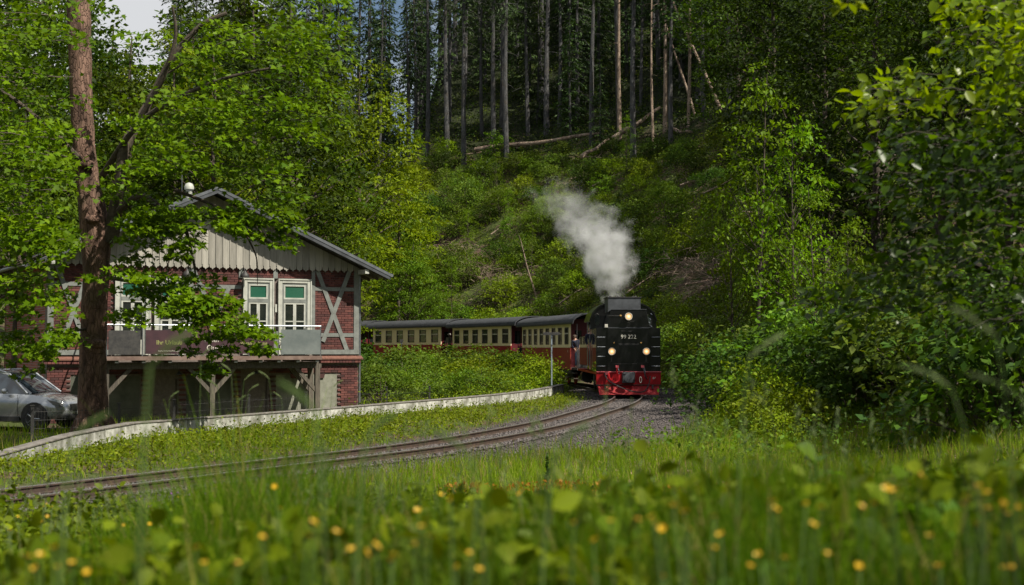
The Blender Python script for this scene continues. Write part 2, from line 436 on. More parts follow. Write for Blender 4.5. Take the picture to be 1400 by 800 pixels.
def terrain(x, y):
    sh = np.shape(x); x = np.asarray(x, float).ravel(); y = np.asarray(y, float).ravel()
    s, py = sdist(x, y)
    bed = track_z(py) - 0.17
    z = np.where(np.abs(s) < 1.6, bed, 0.0)
    k = 0.10 + 0.20 * sst(14, 34, y) + 0.40 * sst(42, 80, y)
    s0 = 9.0 - 5.0 * sst(15, 45, y)
    out = k * np.maximum(0, s - s0) * sst(0, 3, s - s0)
    z_out = out + 0.58 * (1 - sst(4, 14, y)) * sst(1.8, 5, s) * sst(-14, -6, x + .35 * y)
    a = x / np.maximum(y, 5)
    cap = 22 + 55 * sst(-.085, 0.0, a) + 6 * sst(-.2, -.35, a)
    z_out = np.where(z_out > cap * 0.7, cap - (cap * 0.3) * np.exp(-np.maximum(z_out - cap * 0.7, 0) / (cap * 0.3)), z_out)
    low = -0.40 * sst(.15, 1.6, np.interp(y, _wy, _wx) - x) * sst(20, 30, y) * (1 - sst(54, 66, y))
    left = 0.30 * np.maximum(0, -x - 26 + 0 * y) + 0.02 * np.maximum(0, -x - 22)
    z_in = low + np.minimum(left, 18)
    t = sst(1.55, 3.2, np.abs(s))
    side = np.where(s > 0, z_out, z_in) - 0.05
    side = side + track_z(py) * (1 - sst(5, 20, np.abs(s)))
    amp = 0.03 + 0.9 * sst(4, 30, np.abs(s)) * sst(75, 100, y) * (s > 0)
    side = side + amp * wob(x, y, .35) + .04 * wob(x, y, 1.7) * t
    return (bed * (1 - t) + side * t).reshape(sh)
def tz1(x, y): return float(terrain(np.array([x]), np.array([y]))[0])

# ------------------------------------------------------------------ ground (one sheet to the horizon)
def grid_axis(parts):
    out = []
    for a, b, st in parts: out += list(np.arange(a, b, st))
    out.append(parts[-1][1]); return np.array(out)
gx = grid_axis([(-900, -120, 65), (-120, -40, 5), (-40, -18, 1.2), (-18, 18, .33), (18, 40, 1.2), (40, 120, 5), (120, 900, 65)])
gy = grid_axis([(-300, -20, 28), (-20, 3, 1.2), (3, 62, .33), (62, 150, .9), (150, 240, 5), (240, 1500, 90)])
X, Y = np.meshgrid(gx, gy)
Z = terrain(X, Y)
nx, ny = len(gx), len(gy)
V = np.stack([X.ravel(), Y.ravel(), Z.ravel()], 1)
i, j = np.meshgrid(np.arange(nx - 1), np.arange(ny - 1))
q = (j * nx + i).ravel()
me = npmesh('ground', V, np.stack([q, q + 1, q + 1 + nx, q + nx], 1), ground_mat(), smooth=True)
S_, PY_ = sdist(X.ravel(), Y.ravel())
zone = np.zeros((len(V), 4), np.float32); zone[:, 3] = 1
xr, yr = X.ravel(), Y.ravel()
gravel_right = sst(2.0, 5.5, S_) * 0 + (S_ > 0) * (1 - sst(3.2, 4.6, S_)) * sst(24, 32, yr) * (1 - sst(70, 80, yr))
zone[:, 0] = np.maximum((1 - sst(1.5, 2.1, np.abs(S_))), gravel_right)
litter = sst(5.0, 7.5, S_) * sst(16, 24, yr) * (1 - sst(56, 66, yr)) * (0.6 + .4 * wob(xr, yr, .9))
zone[:, 1] = np.clip(litter, 0, 1)
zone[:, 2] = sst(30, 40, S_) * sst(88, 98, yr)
a = me.attributes.new('zone', 'FLOAT_COLOR', 'POINT'); a.data.foreach_set('color', zone.ravel())
ground = link('ground', me); ground['kind'] = 'structure'

# ------------------------------------------------------------------ railway track: rails and sleepers
L0, L1 = L_of_y(-2.0), PL[-1] - 6
root = empty('railway_track', (0, 0, 0), 0, 'narrow gauge track curving left to right on dark ballast up to the engine', 'railway track')
def swept(prof, off, La, Lb, step, zf=0.0):
    """Sweep an (across, up) profile along the track."""
    Ls = np.arange(La, Lb, step); n = len(prof); V, Fc = [], []
    for L in Ls:
        x, y, tx, ty = path_at(L)
        z = float(track_z(y)) + zf
        for (u, h) in prof: V.append((x + ty * (off + u), y - tx * (off + u), z + h))
    for a in range(len(Ls) - 1):
        for k in range(n): Fc.append((a * n + k, a * n + (k + 1) % n, (a + 1) * n + (k + 1) % n, (a + 1) * n + k))
    return V, Fc
for off in (-0.535, 0.535):
    V, Fc = swept([(-.06, -.125), (.06, -.125), (.06, -.11), (.012, -.10), (.012, -.035), (.033, -.025), (.033, -.003), (-.033, -.003), (-.033, -.025), (-.012, -.035), (-.012, -.10), (-.06, -.11)], off, L0, L1, .5)
    m_ = MB(); m_.v = V; m_.f = Fc; r_ = m_.build('rail', M_rail, root)
    V, Fc = swept([(-.030, -.0028), (.030, -.0028), (.028, .0), (-.028, .0)], off, L0, L1, .5)
    m_ = MB(); m_.v = V; m_.f = Fc; m_.build('rail_head', M_railtop, r_)
sm = MB().box(-.9, .9, -.12, .12, -.14, .0).mesh('sleeper', M_sleeper)
sc2 = MB().box(-.10, .10, -.07, .07, 0, .02).box(-.03, .03, -.05, .05, .02, .045).mesh('rail_clip', M_rail)
k = 0
for L in np.arange(L0 + .3, L1, .68):
    x, y, tx, ty = path_at(L)
    o = link('sleeper', sm, root)
    o.location = (x, y, float(track_z(y)) - .128); o.rotation_euler = (0, 0, math.atan2(ty, tx) - PI / 2 + random.gauss(0, .012))
# ballast stones
def stones(n, fx, name, c1, c2, smin, smax):
    P = fx(n)
    oc = np.array([(1, 0, 0), (-1, 0, 0), (0, 1, 0), (0, -1, 0), (0, 0, .8), (0, 0, -.8)], float)
    of = np.array([(0, 2, 4), (2, 1, 4), (1, 3, 4), (3, 0, 4), (2, 0, 5), (1, 2, 5), (3, 1, 5), (0, 3, 5)])
    n = len(P); sz = RNG.uniform(smin, smax, n)
    J = oc[None] * (sz[:, None, None] * RNG.uniform(.6, 1.25, (n, 6, 1)))
    a = RNG.uniform(0, 6.28, n); ca, sa = np.cos(a)[:, None], np.sin(a)[:, None]
    V = np.stack([J[..., 0] * ca - J[..., 1] * sa, J[..., 0] * sa + J[..., 1] * ca, J[..., 2]], -1) + P[:, None]
    t = RNG.uniform(0, 1, n)[:, None]; c = np.array(c1) * (1 - t) + np.array(c2) * t
    me = npmesh(name, V.reshape(-1, 3), (of[None] + 6 * np.arange(n)[:, None, None]).reshape(-1, 3), M_piece, np.repeat(c, 8, 0))
    return link(name, me, None, 'stuff')
def ball_pts(n):
    L = RNG.uniform(L_of_y(10), L_of_y(72), n * 3); o = np.where(RNG.uniform(0, 1, n * 3) < .45, RNG.uniform(-1.0, 1.0, n * 3), RNG.uniform(-1.75, 3.9, n * 3))
    x = np.interp(L, PL, PATH[:, 0]); y = np.interp(L, PL, PATH[:, 1])
    tx = np.interp(L, PL, TAN[:, 0]); ty = np.interp(L, PL, TAN[:, 1])
    keep = (o < 1.75) | ((y > 27) & (RNG.uniform(0, 1, n * 3) < .9 - .3 * (o - 1.75)))
    x = x + ty * o; y = y - tx * o; x, y = x[keep][:n], y[keep][:n]
    oo = o[keep][:n]; return np.stack([x, y, terrain(x, y) + .01 + np.where(np.abs(oo) < 1.0, .035, 0)], 1)
tag(stones(34000, ball_pts, 'ballast', (.035, .032, .032), (.15, .13, .125), .018, .042), 'dark stone ballast between and beside the rails', 'ballast')

# ------------------------------------------------------------------ low white wall beside the track
def wall_run(pts, zb, h, th, seg, root, cap_h=.035):
    pts = [np.array(p, float) for p in pts]; acc = 0
    for a in range(len(pts) - 1):
        p, q = pts[a], pts[a + 1]; L = np.linalg.norm(q - p); n = max(1, round(L / seg)); d = (q - p) / L; nn = np.array([d[1], -d[0]])
        rz = math.atan2(d[1], d[0])
        for i in range(n):
            c = p + d * L * (i + .5) / n; w_ = L / n - .012
            z0 = zb(c[0], c[1])
            z1, z2 = zb(*(p + d * L * i / n)), zb(*(p + d * L * (i + 1) / n))
            m = MB(); hw = w_ / 2
            m.add([(-hw, -th / 2, -.6), (hw, -th / 2, -.6), (hw, th / 2, -.6), (-hw, th / 2, -.6), (-hw, -th / 2, h + z1 - z0), (hw, -th / 2, h + z2 - z0), (hw, th / 2, h + z2 - z0), (-hw, th / 2, h + z1 - z0)],
                  [(0, 1, 5, 4), (1, 2, 6, 5), (2, 3, 7, 6), (3, 0, 4, 7), (4, 5, 6, 7), (0, 3, 2, 1)])
            o = m.build('wall_block', M_wallwhite, root, bevel=.012); o.location = (c[0], c[1], z0); o.rotation_euler = (0, 0, rz)
            m = MB(); e = th / 2 + .018
            m.add([(-hw, -e, h + z1 - z0 + .002), (hw, -e, h + z2 - z0 + .002), (hw, e, h + z2 - z0 + .002), (-hw, e, h + z1 - z0 + .002), (-hw, -e, h + z1 - z0 + cap_h), (hw, -e, h + z2 - z0 + cap_h), (hw, e, h + z2 - z0 + cap_h), (-hw, e, h + z1 - z0 + cap_h)],
                  [(0, 1, 5, 4), (1, 2, 6, 5), (2, 3, 7, 6), (3, 0, 4, 7), (4, 5, 6, 7), (0, 3, 2, 1)])
            m.build('coping', M_wallcap, o, bevel=.008)
wr = empty('low_wall', (-8.5, 31.6, 0), 0, 'long low white concrete wall with dirty top bending along the track', 'low wall')
wr2 = WALL
_o = Vector((-8.5, 31.6))
def wz(x, y): return float(np.interp(y, [22, 24, 26, 28.5, 31.6, 40, 47, 62.5], [-.38, -.28, -.18, -.07, -.045, -.09, -.05, .0]))
wall_run([(p[0] + 8.5, p[1] - 31.6) for p in wr2], lambda x, y: wz(x - 8.5, y + 31.6) - .05, .35, .24, 2.4, wr)

# ------------------------------------------------------------------ the half-timbered station house
HA, HB = Vector((-14.7, 45.0, 0)), Vector((-5.4, 50.0, 0))
HU = (HB - HA).normalized(); HW = (HB - HA).length; HN = Vector((HU.y, -HU.x, 0))          # HN points to the camera side
HG = -0.42
hr = math.atan2(HU.y, HU.x)
HI = (Matrix.Translation(HA) @ Matrix.Rotation(hr, 4, 'Z')).inverted()
def hu(px, py=450, off=0.0):
    """Local (u, z) on the facade plane (off metres in front of it) seen at a pixel."""
    d = at(px, py, 1.0) - Vector((0, 0, CAMZ)); o = Vector((0, 0, CAMZ))
    t = ((HA + HN * off) - o).dot(HN) / d.dot(HN)
    p = HI @ (o + d * t); return p.x, p.z
house = empty('station_house', HA, hr, 'half-timbered brick house with grey gable boards and a balcony left of the track', 'house')
house.location.z = 0
UW = HW
EZ = 4.62                                        # foot of the gable boards
APEX_U, APEX_Z = hu(298, 256, .87)
_eu, _ez = hu(534, 375, .87)
SL = (APEX_Z - _ez) / (_eu - APEX_U)             # roof slope
print('apex', APEX_U, APEX_Z, 'eave', _eu, _ez, 'wall', UW, 'slope', SL)
def roof_z(u): return APEX_Z - SL * abs(u - APEX_U)
def bx(x0, x1, d0, d1, z0, z1, name, mat, parent=house, **k):
    """Box in facade coordinates: d is the distance in front of the facade."""
    return MB().box(x0, x1, -d1, -d0, z0, z1).build(name, mat, parent, **k)
DEPTH = 8.5
bx(0.0, UW, -.4, -.03, HG - .5, EZ, 'mortar_wall', M_mortar)
# side and rear walls in brick material
def brickmat():
    m, nt, b = new_mat('brickwork')
    tc = nt.nodes.new('ShaderNodeTexCoord'); sp = nt.nodes.new('ShaderNodeSeparateXYZ'); cb = nt.nodes.new('ShaderNodeCombineXYZ')
    nt.links.new(tc.outputs['Object'], sp.inputs[0]); nt.links.new(sp.outputs['Y'], cb.inputs['X']); nt.links.new(sp.outputs['Z'], cb.inputs['Y'])
    br = nt.nodes.new('ShaderNodeTexBrick'); nt.links.new(cb.outputs[0], br.inputs['Vector'])
    br.inputs['Scale'].default_value = 4; br.inputs['Brick Width'].default_value = 1.0; br.inputs['Row Height'].default_value = .33
    br.inputs['Mortar Size'].default_value = .05
    br.inputs['Color1'].default_value = (.22, .05, .04, 1); br.inputs['Color2'].default_value = (.33, .09, .06, 1); br.inputs['Mortar'].default_value = (.25, .2, .18, 1)
    nt.links.new(br.outputs['Color'], b.inputs['Base Color']); b.inputs['Roughness'].default_value = .9
    return m
M_brickside = brickmat()
for x0 in (0.0, UW - .35):
    bx(x0, x0 + .35, -DEPTH, -.4, HG - .5, EZ + .35, 'side_wall', M_brickside)
MB().prism([(0, HG - .5), (UW, HG - .5), (UW, EZ + .1), (APEX_U, 6.9), (0, EZ + .1)], DEPTH - .3, DEPTH, 'y').build('rear_wall', M_brickside, house)
for u in np.linspace(-1, 1, 1): pass
# bricks: one mesh shape, laid in stretcher bond; openings and panels left out
def brick_pieces():
    m, nt, b = new_mat('brick')
    oi = nt.nodes.new('ShaderNodeObjectInfo'); a = nt.nodes.new('ShaderNodeAttribute'); a.attribute_name = 'tone'
    ad = nt.nodes.new('ShaderNodeMath'); ad.operation = 'ADD'; fr = nt.nodes.new('ShaderNodeMath'); fr.operation = 'FRACT'
    nt.links.new(oi.outputs['Random'], ad.inputs[0]); nt.links.new(a.outputs['Fac'], ad.inputs[1]); nt.links.new(ad.outputs[0], fr.inputs[0])
    r = nt.nodes.new('ShaderNodeValToRGB'); cr = r.color_ramp
    cr.elements[0].color = (.055, .022, .020, 1); cr.elements[1].color = (.16, .056, .045, 1)
    e = cr.elements.new(.5); e.color = (.11, .034, .030, 1)
    nt.links.new(fr.outputs[0], r.inputs['Fac'])
    geo = nt.nodes.new('ShaderNodeNewGeometry'); nz = nt.nodes.new('ShaderNodeTexNoise'); nz.inputs['Scale'].default_value = 2.0; nz.inputs['Detail'].default_value = 8
    nt.links.new(geo.outputs['Position'], nz.inputs['Vector'])
    mr = nt.nodes.new('ShaderNodeMapRange'); mr.inputs['From Min'].default_value = .3; mr.inputs['From Max'].default_value = .7; mr.inputs['To Min'].default_value = .6; mr.inputs['To Max'].default_value = 1.15
    nt.links.new(nz.outputs['Fac'], mr.inputs['Value'])
    hs = nt.nodes.new('ShaderNodeHueSaturation'); nt.links.new(r.outputs['Color'], hs.inputs['Color']); nt.links.new(mr.outputs['Result'], hs.inputs['Value'])
    nt.links.new(hs.outputs['Color'], b.inputs['Base Color']); b.inputs['Roughness'].default_value = .85
    return m
M_brick = brick_pieces()
# measured openings (pixel corners of the photo -> facade metres)
def rect(px0, px1, zt, zb): return (hu(px0)[0], hu(px1)[0], zb, zt)
DZ = 1.68                                                        # balcony floor
WINS = [(hu(332)[0], hu(372.5)[0]), (hu(380)[0], hu(424)[0]), (hu(157)[0], hu(204)[0]), (hu(211)[0], hu(253)[0])]
WT = 4.28
LOWS = [('flat', hu(98)[0], hu(192)[0]), ('arch', hu(207)[0], hu(243)[0]), ('flat', hu(256)[0], hu(316)[0]), ('arch', hu(333)[0], hu(366)[0]), ('flat', hu(378)[0], hu(461)[0])]
LT = 1.02
holes = [(a - .02, b + .02, DZ - .2, WT) for a, b in WINS]
holes += [(a, b, HG - 1, LT if k_ == 'flat' else LT + .22) for k_, a, b in LOWS]
holes.append((0, UW, 1.36, 1.74))
BL, BH, GAP = .235, .068, .013
cands = []
z = HG - .2; row = 0
while z < EZ + .02:
    u = -(row % 2) * (BL + GAP) / 2
    while u < UW:
        a, b = max(u, .004), min(u + BL, UW - .004)
        if b - a > .05:
            hit = any(b > h[0] + .01 and a < h[1] - .01 and z + BH > h[2] + .01 and z < h[3] - .01 for h in holes)
            if not hit: cands.append((a, b, z))
        u += BL + GAP
    z += BH + GAP; row += 1
vis = [c for c in cands if c[1] - c[0] > .2 and (c[0] > hu(426)[0] or (c[0] > hu(372)[0] and c[2] > WT))]
random.shuffle(vis)
single = set(vis[:300])
bm_ = MB().box(-BL / 2, BL / 2, -.012, .04, 0, BH).mesh('brick', M_brick)
for (a, b, z) in cands:
    if (a, b, z) in single:
        o = link('brick', bm_, house); o.location = ((a + b) / 2, -random.uniform(-.004, .004), z); o.scale = ((b - a) / BL, 1, 1)
rest = [c for c in cands if c not in single]
mb = MB()
for (a, b, z) in rest:
    e = random.uniform(-.004, .004); mb.box(a, b, -.012 + e, .04, z, z + BH)
me = mb.mesh('brickwork', M_brick)
tn = me.attributes.new('tone', 'FLOAT', 'FACE'); tn.data.foreach_set('value', np.repeat(RNG.uniform(0, 1, len(rest)), 6).astype(np.float32))
link('brickwork', me, house, 'stuff')

# timber frame
def timber(p, q, wd=.15, d=.035, mat=M_greypaint):
    p, q = Vector((p[0], 0, p[1])), Vector((q[0], 0, q[1])); t = (q - p).normalized(); n = Vector((-t.z, 0, t.x)) * wd / 2
    dd = d + random.uniform(0, .006)
    MB().prism([((p + n).x, (p + n).z), ((q + n).x, (q + n).z), ((q - n).x, (q - n).z), ((p - n).x, (p - n).z)], -dd, .02, 'y').build('timber_beam', mat, house)
SB = 1.80
for u in [.09, UW - .09, hu(425.5)[0] + .06]: timber((u, SB if u > .5 else SB), (u, EZ), .19 if u < .2 or u > 10 else .13)
for px in (131, 260, 329, 376): 
    if px in (376, 329): timber((hu(px)[0], WT + .02), (hu(px)[0], EZ), .16)
    else: timber((hu(px)[0], SB), (hu(px)[0], EZ), .16)
uR0, uR1 = hu(430)[0], UW - .18
for zz in (3.98, 2.38):
    timber((uR0, zz), (uR1, zz), .13, .029); timber((.18, zz), (hu(131)[0] - .08, zz), .13, .029)
timber((uR0 - .02, SB - .01), (UW + .01, SB - .01), .16, .045); timber((-.01, SB - .01), (hu(153)[0], SB - .01), .16, .045)
timber((hu(433)[0], EZ), (hu(474)[0], SB + .05), .15, .047); timber((hu(477)[0], EZ), (hu(441)[0], 2.15), .15, .055)
timber((.25, EZ), (hu(120)[0], SB + .05), .15, .047); timber((hu(125)[0], EZ), (.35, SB + .1), .15, .055)
timber((hu(263)[0], 3.98), (WINS[0][0] - .05, 3.98), .13, .029)
timber((hu(262)[0], EZ), (hu(283)[0], 3.5), .14, .047); timber((hu(312)[0], 3.95), (hu(296)[0], 3.0), .14, .047)
timber((hu(263)[0], 2.38), (WINS[0][0] - .05, 2.38), .13, .029)
# cornice between the storeys: terracotta bricks on edge under a timber sill
for (a, b) in ((hu(437)[0], UW + .12), (-.12, hu(150)[0])):
    MB().prism([(0, 1.50), (-.17, 1.53), (-.17, 1.57), (0, 1.66)], a, b, 'x').build('cornice', M_terra, house)
    u = a
    while u < b - .1:
        bx(u + .006, u + .108, -.0, .14, 1.42, 1.50, 'brick', M_brick); u += .115
bx(0, UW, -.02, .02, 1.36, 1.415, 'string_course', M_mortar)
# gable boards with pointed feet
BW = .232
nb = int(UW / BW); gap = UW / nb
for i in range(nb + 5):
    u0 = -0.45 + i * gap
    u1 = u0 + gap - .022
    if u1 > UW + .42: break
    zt0, zt1 = roof_z(u0) - .16, roof_z(u1) - .16
    if min(zt0, zt1) < EZ + .06: continue
    um = (u0 + u1) / 2
    poly = [(u0, EZ + .04), (u0 + .03, EZ - .01), (um - .035, EZ - .015), (um, EZ - .07), (um + .035, EZ - .015), (u1 - .03, EZ - .01), (u1, EZ + .04), (u1, zt1)]
    if u0 < APEX_U < u1: poly.append((APEX_U, roof_z(APEX_U) - .16))
    poly.append((u0, zt0))
    d = .10 + random.uniform(0, .008)
    MB().prism(poly, -d, -d + .024, 'y').build('gable_board', M_beige, house)
    if u1 < UW + .3 and min(zt1, roof_z(u1 + .022) - .16) > EZ + .2:
        bx(u1 - .004, u1 + .026, .02, .122 + .006, EZ + .10, min(zt1, roof_z(u1 + .022) - .16) - .02, 'cover_strip', M_beige)
MB().prism([(-.4, EZ + .08), (UW + .4, EZ + .08), (APEX_U, roof_z(APEX_U) - .18)], -.072, .25, 'y').build('gable_backing', M_darkwood, house)
# roof: two slabs, barge boards, rafters under the right eave
OV = max(.6, _eu - UW); OVF = .85
for sgn in (-1, 1):
    ue = (UW + OV) if sgn > 0 else -OV
    z0_, z1_ = roof_z(APEX_U), roof_z(ue)
    e = .006 if sgn > 0 else 0
    MB().add([(APEX_U, -OVF, z0_ - e), (ue, -OVF, z1_), (ue, DEPTH + .6, z1_), (APEX_U, DEPTH + .6, z0_ - e),
              (APEX_U, -OVF, z0_ - .07 - e), (ue, -OVF, z1_ - .07), (ue, DEPTH + .6, z1_ - .07), (APEX_U, DEPTH + .6, z0_ - .07 - e)],
             [(0, 1, 2, 3), (7, 6, 5, 4), (0, 4, 5, 1), (1, 5, 6, 2), (2, 6, 7, 3), (3, 7, 4, 0)]).build('roof', M_roof, house)
    for d, zo, th, mt, nm in ((OVF + .02, -.005, .10, M_roof, 'barge_flashing'), (OVF + .004, -.075, .15, M_greymetal, 'barge_board')):
        MB().prism([(APEX_U, z0_ + .03 + zo), (ue, z1_ + .03 + zo), (ue, z1_ + .03 + zo - th), (APEX_U, z0_ + .03 + zo - th)], -d, -d + .05, 'y').build(nm, mt, house)
    # purlin ends and rafters seen under the eave
    uw = UW if sgn > 0 else 0
    for y_ in np.arange(-.6, DEPTH, .75):
        MB().add([(uw, y_ - .05, roof_z(uw) - .075), (ue - sgn * .05, y_ - .05, roof_z(ue) - .08), (ue - sgn * .05, y_ + .05, roof_z(ue) - .08), (uw, y_ + .05, roof_z(uw) - .075),
                  (uw, y_ - .05, roof_z(uw) - .22), (ue - sgn * .05, y_ - .05, roof_z(ue) - .18), (ue - sgn * .05, y_ + .05, roof_z(ue) - .18), (uw, y_ + .05, roof_z(uw) - .22)],
                 [(0, 1, 2, 3), (7, 6, 5, 4), (0, 4, 5, 1), (1, 5, 6, 2), (2, 6, 7, 3), (3, 7, 4, 0)]).build('rafter', M_oldwood, house)
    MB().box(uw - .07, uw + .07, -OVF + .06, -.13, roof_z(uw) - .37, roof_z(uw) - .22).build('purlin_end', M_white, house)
    g = MB(); g.tube([(ue + sgn * .05, -OVF - .02, z1_ - .04), (ue + sgn * .05, DEPTH + .6, z1_ - .06)], .06, 8); g.build('gutter', M_steel, house, smooth=True)
m = MB(); m.tube([(UW + .09, .10, 4.5), (UW + .09, .10, HG)], .045, 8); m.build('downpipe', M_steel, house, smooth=True)
u_, z_ = hu(268, 258); v = MB(); v.lathe([(.11, 0), (.11, .3), (.17, .33), (.17, .42), (.12, .52), (.03, .56)], (u_ + .1, 1.2, roof_z(u_ + .1) - .05), 12); v.build('roof_vent', M_white, house, smooth=True)
m = MB(); m.tube([(u_ - .2, 1.0, roof_z(u_) - .1), (u_ - .2, 1.0, roof_z(u_) + 1.7)], .012, 5); m.build('aerial', M_steel, house)
# French windows
def french(u0, u1, zb, zt):
    fr = MB(); t = .13; d = .075
    fr.box(u0, u0 + t, -d, .05, zb, zt); fr.box(u1 - t, u1, -d, .05, zb, zt); fr.box(u0 + t, u1 - t, -d, .05, zt - t, zt)
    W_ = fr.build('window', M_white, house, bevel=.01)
    # a raised outer lip on the casing
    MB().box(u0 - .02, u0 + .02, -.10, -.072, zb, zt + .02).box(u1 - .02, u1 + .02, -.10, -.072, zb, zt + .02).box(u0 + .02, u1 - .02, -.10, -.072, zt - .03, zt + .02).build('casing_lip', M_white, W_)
    a, b, c = u0 + t, u1 - t, zt - t
    g = .06; tr = c - .62
    sf = MB(); sf.box(a, a + g, -.045, .03, zb, c).box(b - g, b, -.045, .03, zb, c).box(a + g, b - g, -.045, .03, c - g, c).box(a + g, b - g, -.06, .03, tr - .05, tr + .07)
    S = sf.build('outer_frame', M_greypaint, W_)
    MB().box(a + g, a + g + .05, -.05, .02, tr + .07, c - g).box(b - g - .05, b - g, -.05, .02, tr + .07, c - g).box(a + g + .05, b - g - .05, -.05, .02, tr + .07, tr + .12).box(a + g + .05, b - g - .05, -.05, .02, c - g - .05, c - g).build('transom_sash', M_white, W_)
    MB().box(a + g + .05, b - g - .05, -.02, -.012, tr + .12, c - g - .05).build('pane', M_glassgreen, W_)
    mid = (a + b) / 2
    for (x0, x1) in ((a + g, mid), (mid, b - g)):
        k_ = .055
        l = MB(); l.box(x0 + .002, x0 + k_, -.052, .02, zb + .02, tr - .05).box(x1 - k_, x1 - .002, -.052, .02, zb + .02, tr - .05)
        l.box(x0 + k_, x1 - k_, -.052, .02, tr - .05 - k_, tr - .05).box(x0 + k_, x1 - k_, -.052, .02, zb + .02, zb + .5)
        zm = (tr - .05 + zb + .5) / 2 
        l.box(x0 + k_, x1 - k_, -.046, .015, zm - .02, zm + .02)
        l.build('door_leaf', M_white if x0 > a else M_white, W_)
        for (q0, q1) in ((zb + .5, zm - .02), (zm + .02, tr - .05 - k_)):
            MB().box(x0 + k_, x1 - k_, -.018, -.010, q0, q1).build('pane', M_glassdark, W_)
    MB().box(a, b, .03, .05, zb, c).build('dark_room', M_plastic, W_)
for a, b in WINS: french(a, b, DZ + .02, WT)
# barn lamps
for px in (330, 251):
    u_ = hu(px)[0] + .02
    l = MB(); l.tube([(u_, -.05, 4.56), (u_, -.22, 4.60), (u_, -.30, 4.50)], .018, 6).lathe([(.03, .16), (.05, .12), (.13, .04), (.15, -.05), (.145, -.06), (.11, .03)], (u_, -.30, 4.36), 14)
    l.build('wall_lamp', M_iron, house, smooth=True)
u_ = hu(376)[0]; bx(u_ - .03, u_ + .03, .04, .10, 3.15, 3.42, 'thermometer', M_white)
# lower openings
for kind, a, b in LOWS:
    if kind == 'flat':
        bx(a, b, -.38, -.022, HG - .4, LT, 'limewashed_panel', M_render if a > 6 else M_render_shaded)
        for f in (.30, .72):
            c = a + (b - a) * f
            MB().prism([(c - .17, LT + .02), (c + .17, LT + .02), (c + .13, LT - .13), (c - .13, LT - .13)], -.03, -.001, 'y').build('corbel_brick', M_brick, house)
    else:
        ar = []; hw = (b - a) / 2; cu = (a + b) / 2; n_ = 10
        for q in range(n_ + 1):
            t = PI * q / n_; ar.append((cu + hw * math.cos(t), LT - .12 + .34 * math.sin(t)))
        MB().prism([(a, HG - .4)] + [(b, HG - .4)] + ar, .10, .13, 'y').build('arched_door', surf('faded_door_paint', (.06, .08, .06), (.11, .13, .10), rough=.8, scale=3, streak=(8, 8, .4)) if a < 4 else bpy.data.materials['faded_door_paint'], house)
        bx(a, a + .05, -.1, -.0, HG - .4, LT - .12, 'door_jamb', M_darkwood); bx(b - .05, b, -.1, -.0, HG - .4, LT - .12, 'door_jamb', M_darkwood)
# balcony
BD = 1.55
uB0, uB1 = hu(128, 480, BD)[0], hu(440, 480, BD)[0]
u = uB0
while u < uB1 - .05:
    bx(u, min(u + .14, uB1), 0.10, BD, DZ - .06, DZ - .025, 'deck_board', M_oldwood); u += .147
bx(uB0, uB1, BD, BD + .035, DZ - .14, DZ - .012, 'deck_fascia', surf('brown_deck_edge', (.12, .075, .06), (.20, .14, .115), rough=.8, scale=4))
bx(uB0, uB1, BD - .42, BD - .26, DZ - .42, DZ - .21, 'edge_beam', M_oldwood)
for px in (160, 197, 233, 290, 323, 357, 382, 408, 434):
    u_ = hu(px, 485, BD)[0]; bx(u_ - .055, u_ + .055, .12, BD - .03, DZ - .205, DZ - .062, 'joist', M_oldwood)
    bx(u_ - .058, u_ + .058, BD - .028, BD - .012, DZ - .215, DZ - .10, 'joist_end', M_greypaint)
dB = BD - .34
for px, dd in ((290, dB), (433.5, dB), (424.5, .25), (145, dB)):
    u_ = hu(px, 520, dd)[0]
    p = bx(u_ - .08, u_ + .08, dd - .078, dd + .078, HG - .1, DZ - .42, 'post', M_oldwood)
    for sg in (-1, 1):
        if (px > 400 and sg > 0) or (px < 150 and sg < 0): continue
        MB().prism([(u_ + sg * .08, DZ - 1.05), (u_ + sg * .08, DZ - 1.23), (u_ + sg * .82, DZ - .42), (u_ + sg * .66, DZ - .42)], -dd - .05, -dd + .05, 'y').build('brace', M_oldwood, house)
bx(hu(424.5, 520, .25)[0] - .07, hu(424.5, 520, .25)[0] + .07, .33, dB - .09, DZ - .42, DZ - .28, 'cross_beam', M_oldwood)
# railing
rail = MB(); RT = DZ + .98
rail.tube([(uB0 + .03, -BD + .02, RT), (uB1 - .03, -BD + .02, RT)], .028, 8); rail.tube([(uB1 - .03, -BD + .02, RT), (uB1 - .03, -.1, RT)], .028, 8); rail.tube([(uB0 + .03, -BD + .02, RT), (uB0 + .03, -.1, RT)], .028, 8)
RR = rail.build('balcony_railing', M_steel, house, smooth=True)
for px in (146, 195, 245, 300, 341, 381, 437):
    u_ = hu(px, 470, BD)[0] if px < 437 else uB1 - .04
    MB().tube([(u_, -BD + .02, DZ - .12), (u_, -BD + .02, RT - .02)], .022, 6).build('baluster', M_steel, RR, smooth=True)
def panel(px0, px1, mat, name, z0=.06, z1=.82, d=.03):
    a, b = hu(px0, 470, BD)[0], hu(px1, 470, BD)[0] if px1 < 437 else uB1 - .07
    MB().box(a, b, -BD - d, -BD - d + .012, DZ + z0, DZ + z1).build(name, mat, RR); return a, b
bn = [panel(199, 263, M_banner, 'banner'), panel(264, 318, M_banner, 'banner'), panel(319, 374, M_banner, 'banner')]
panel(384, 437, M_frosted, 'frosted_panel', .04, .86)
panel(148, 192, M_iron, 'rail_panel', .04, .80)
MB().box(bn[2][1] + .02, hu(381, 470, BD)[0] - .03, -BD - .02, -BD - .01, DZ + .06, DZ + .80).build('rail_panel', M_greypaint, RR)
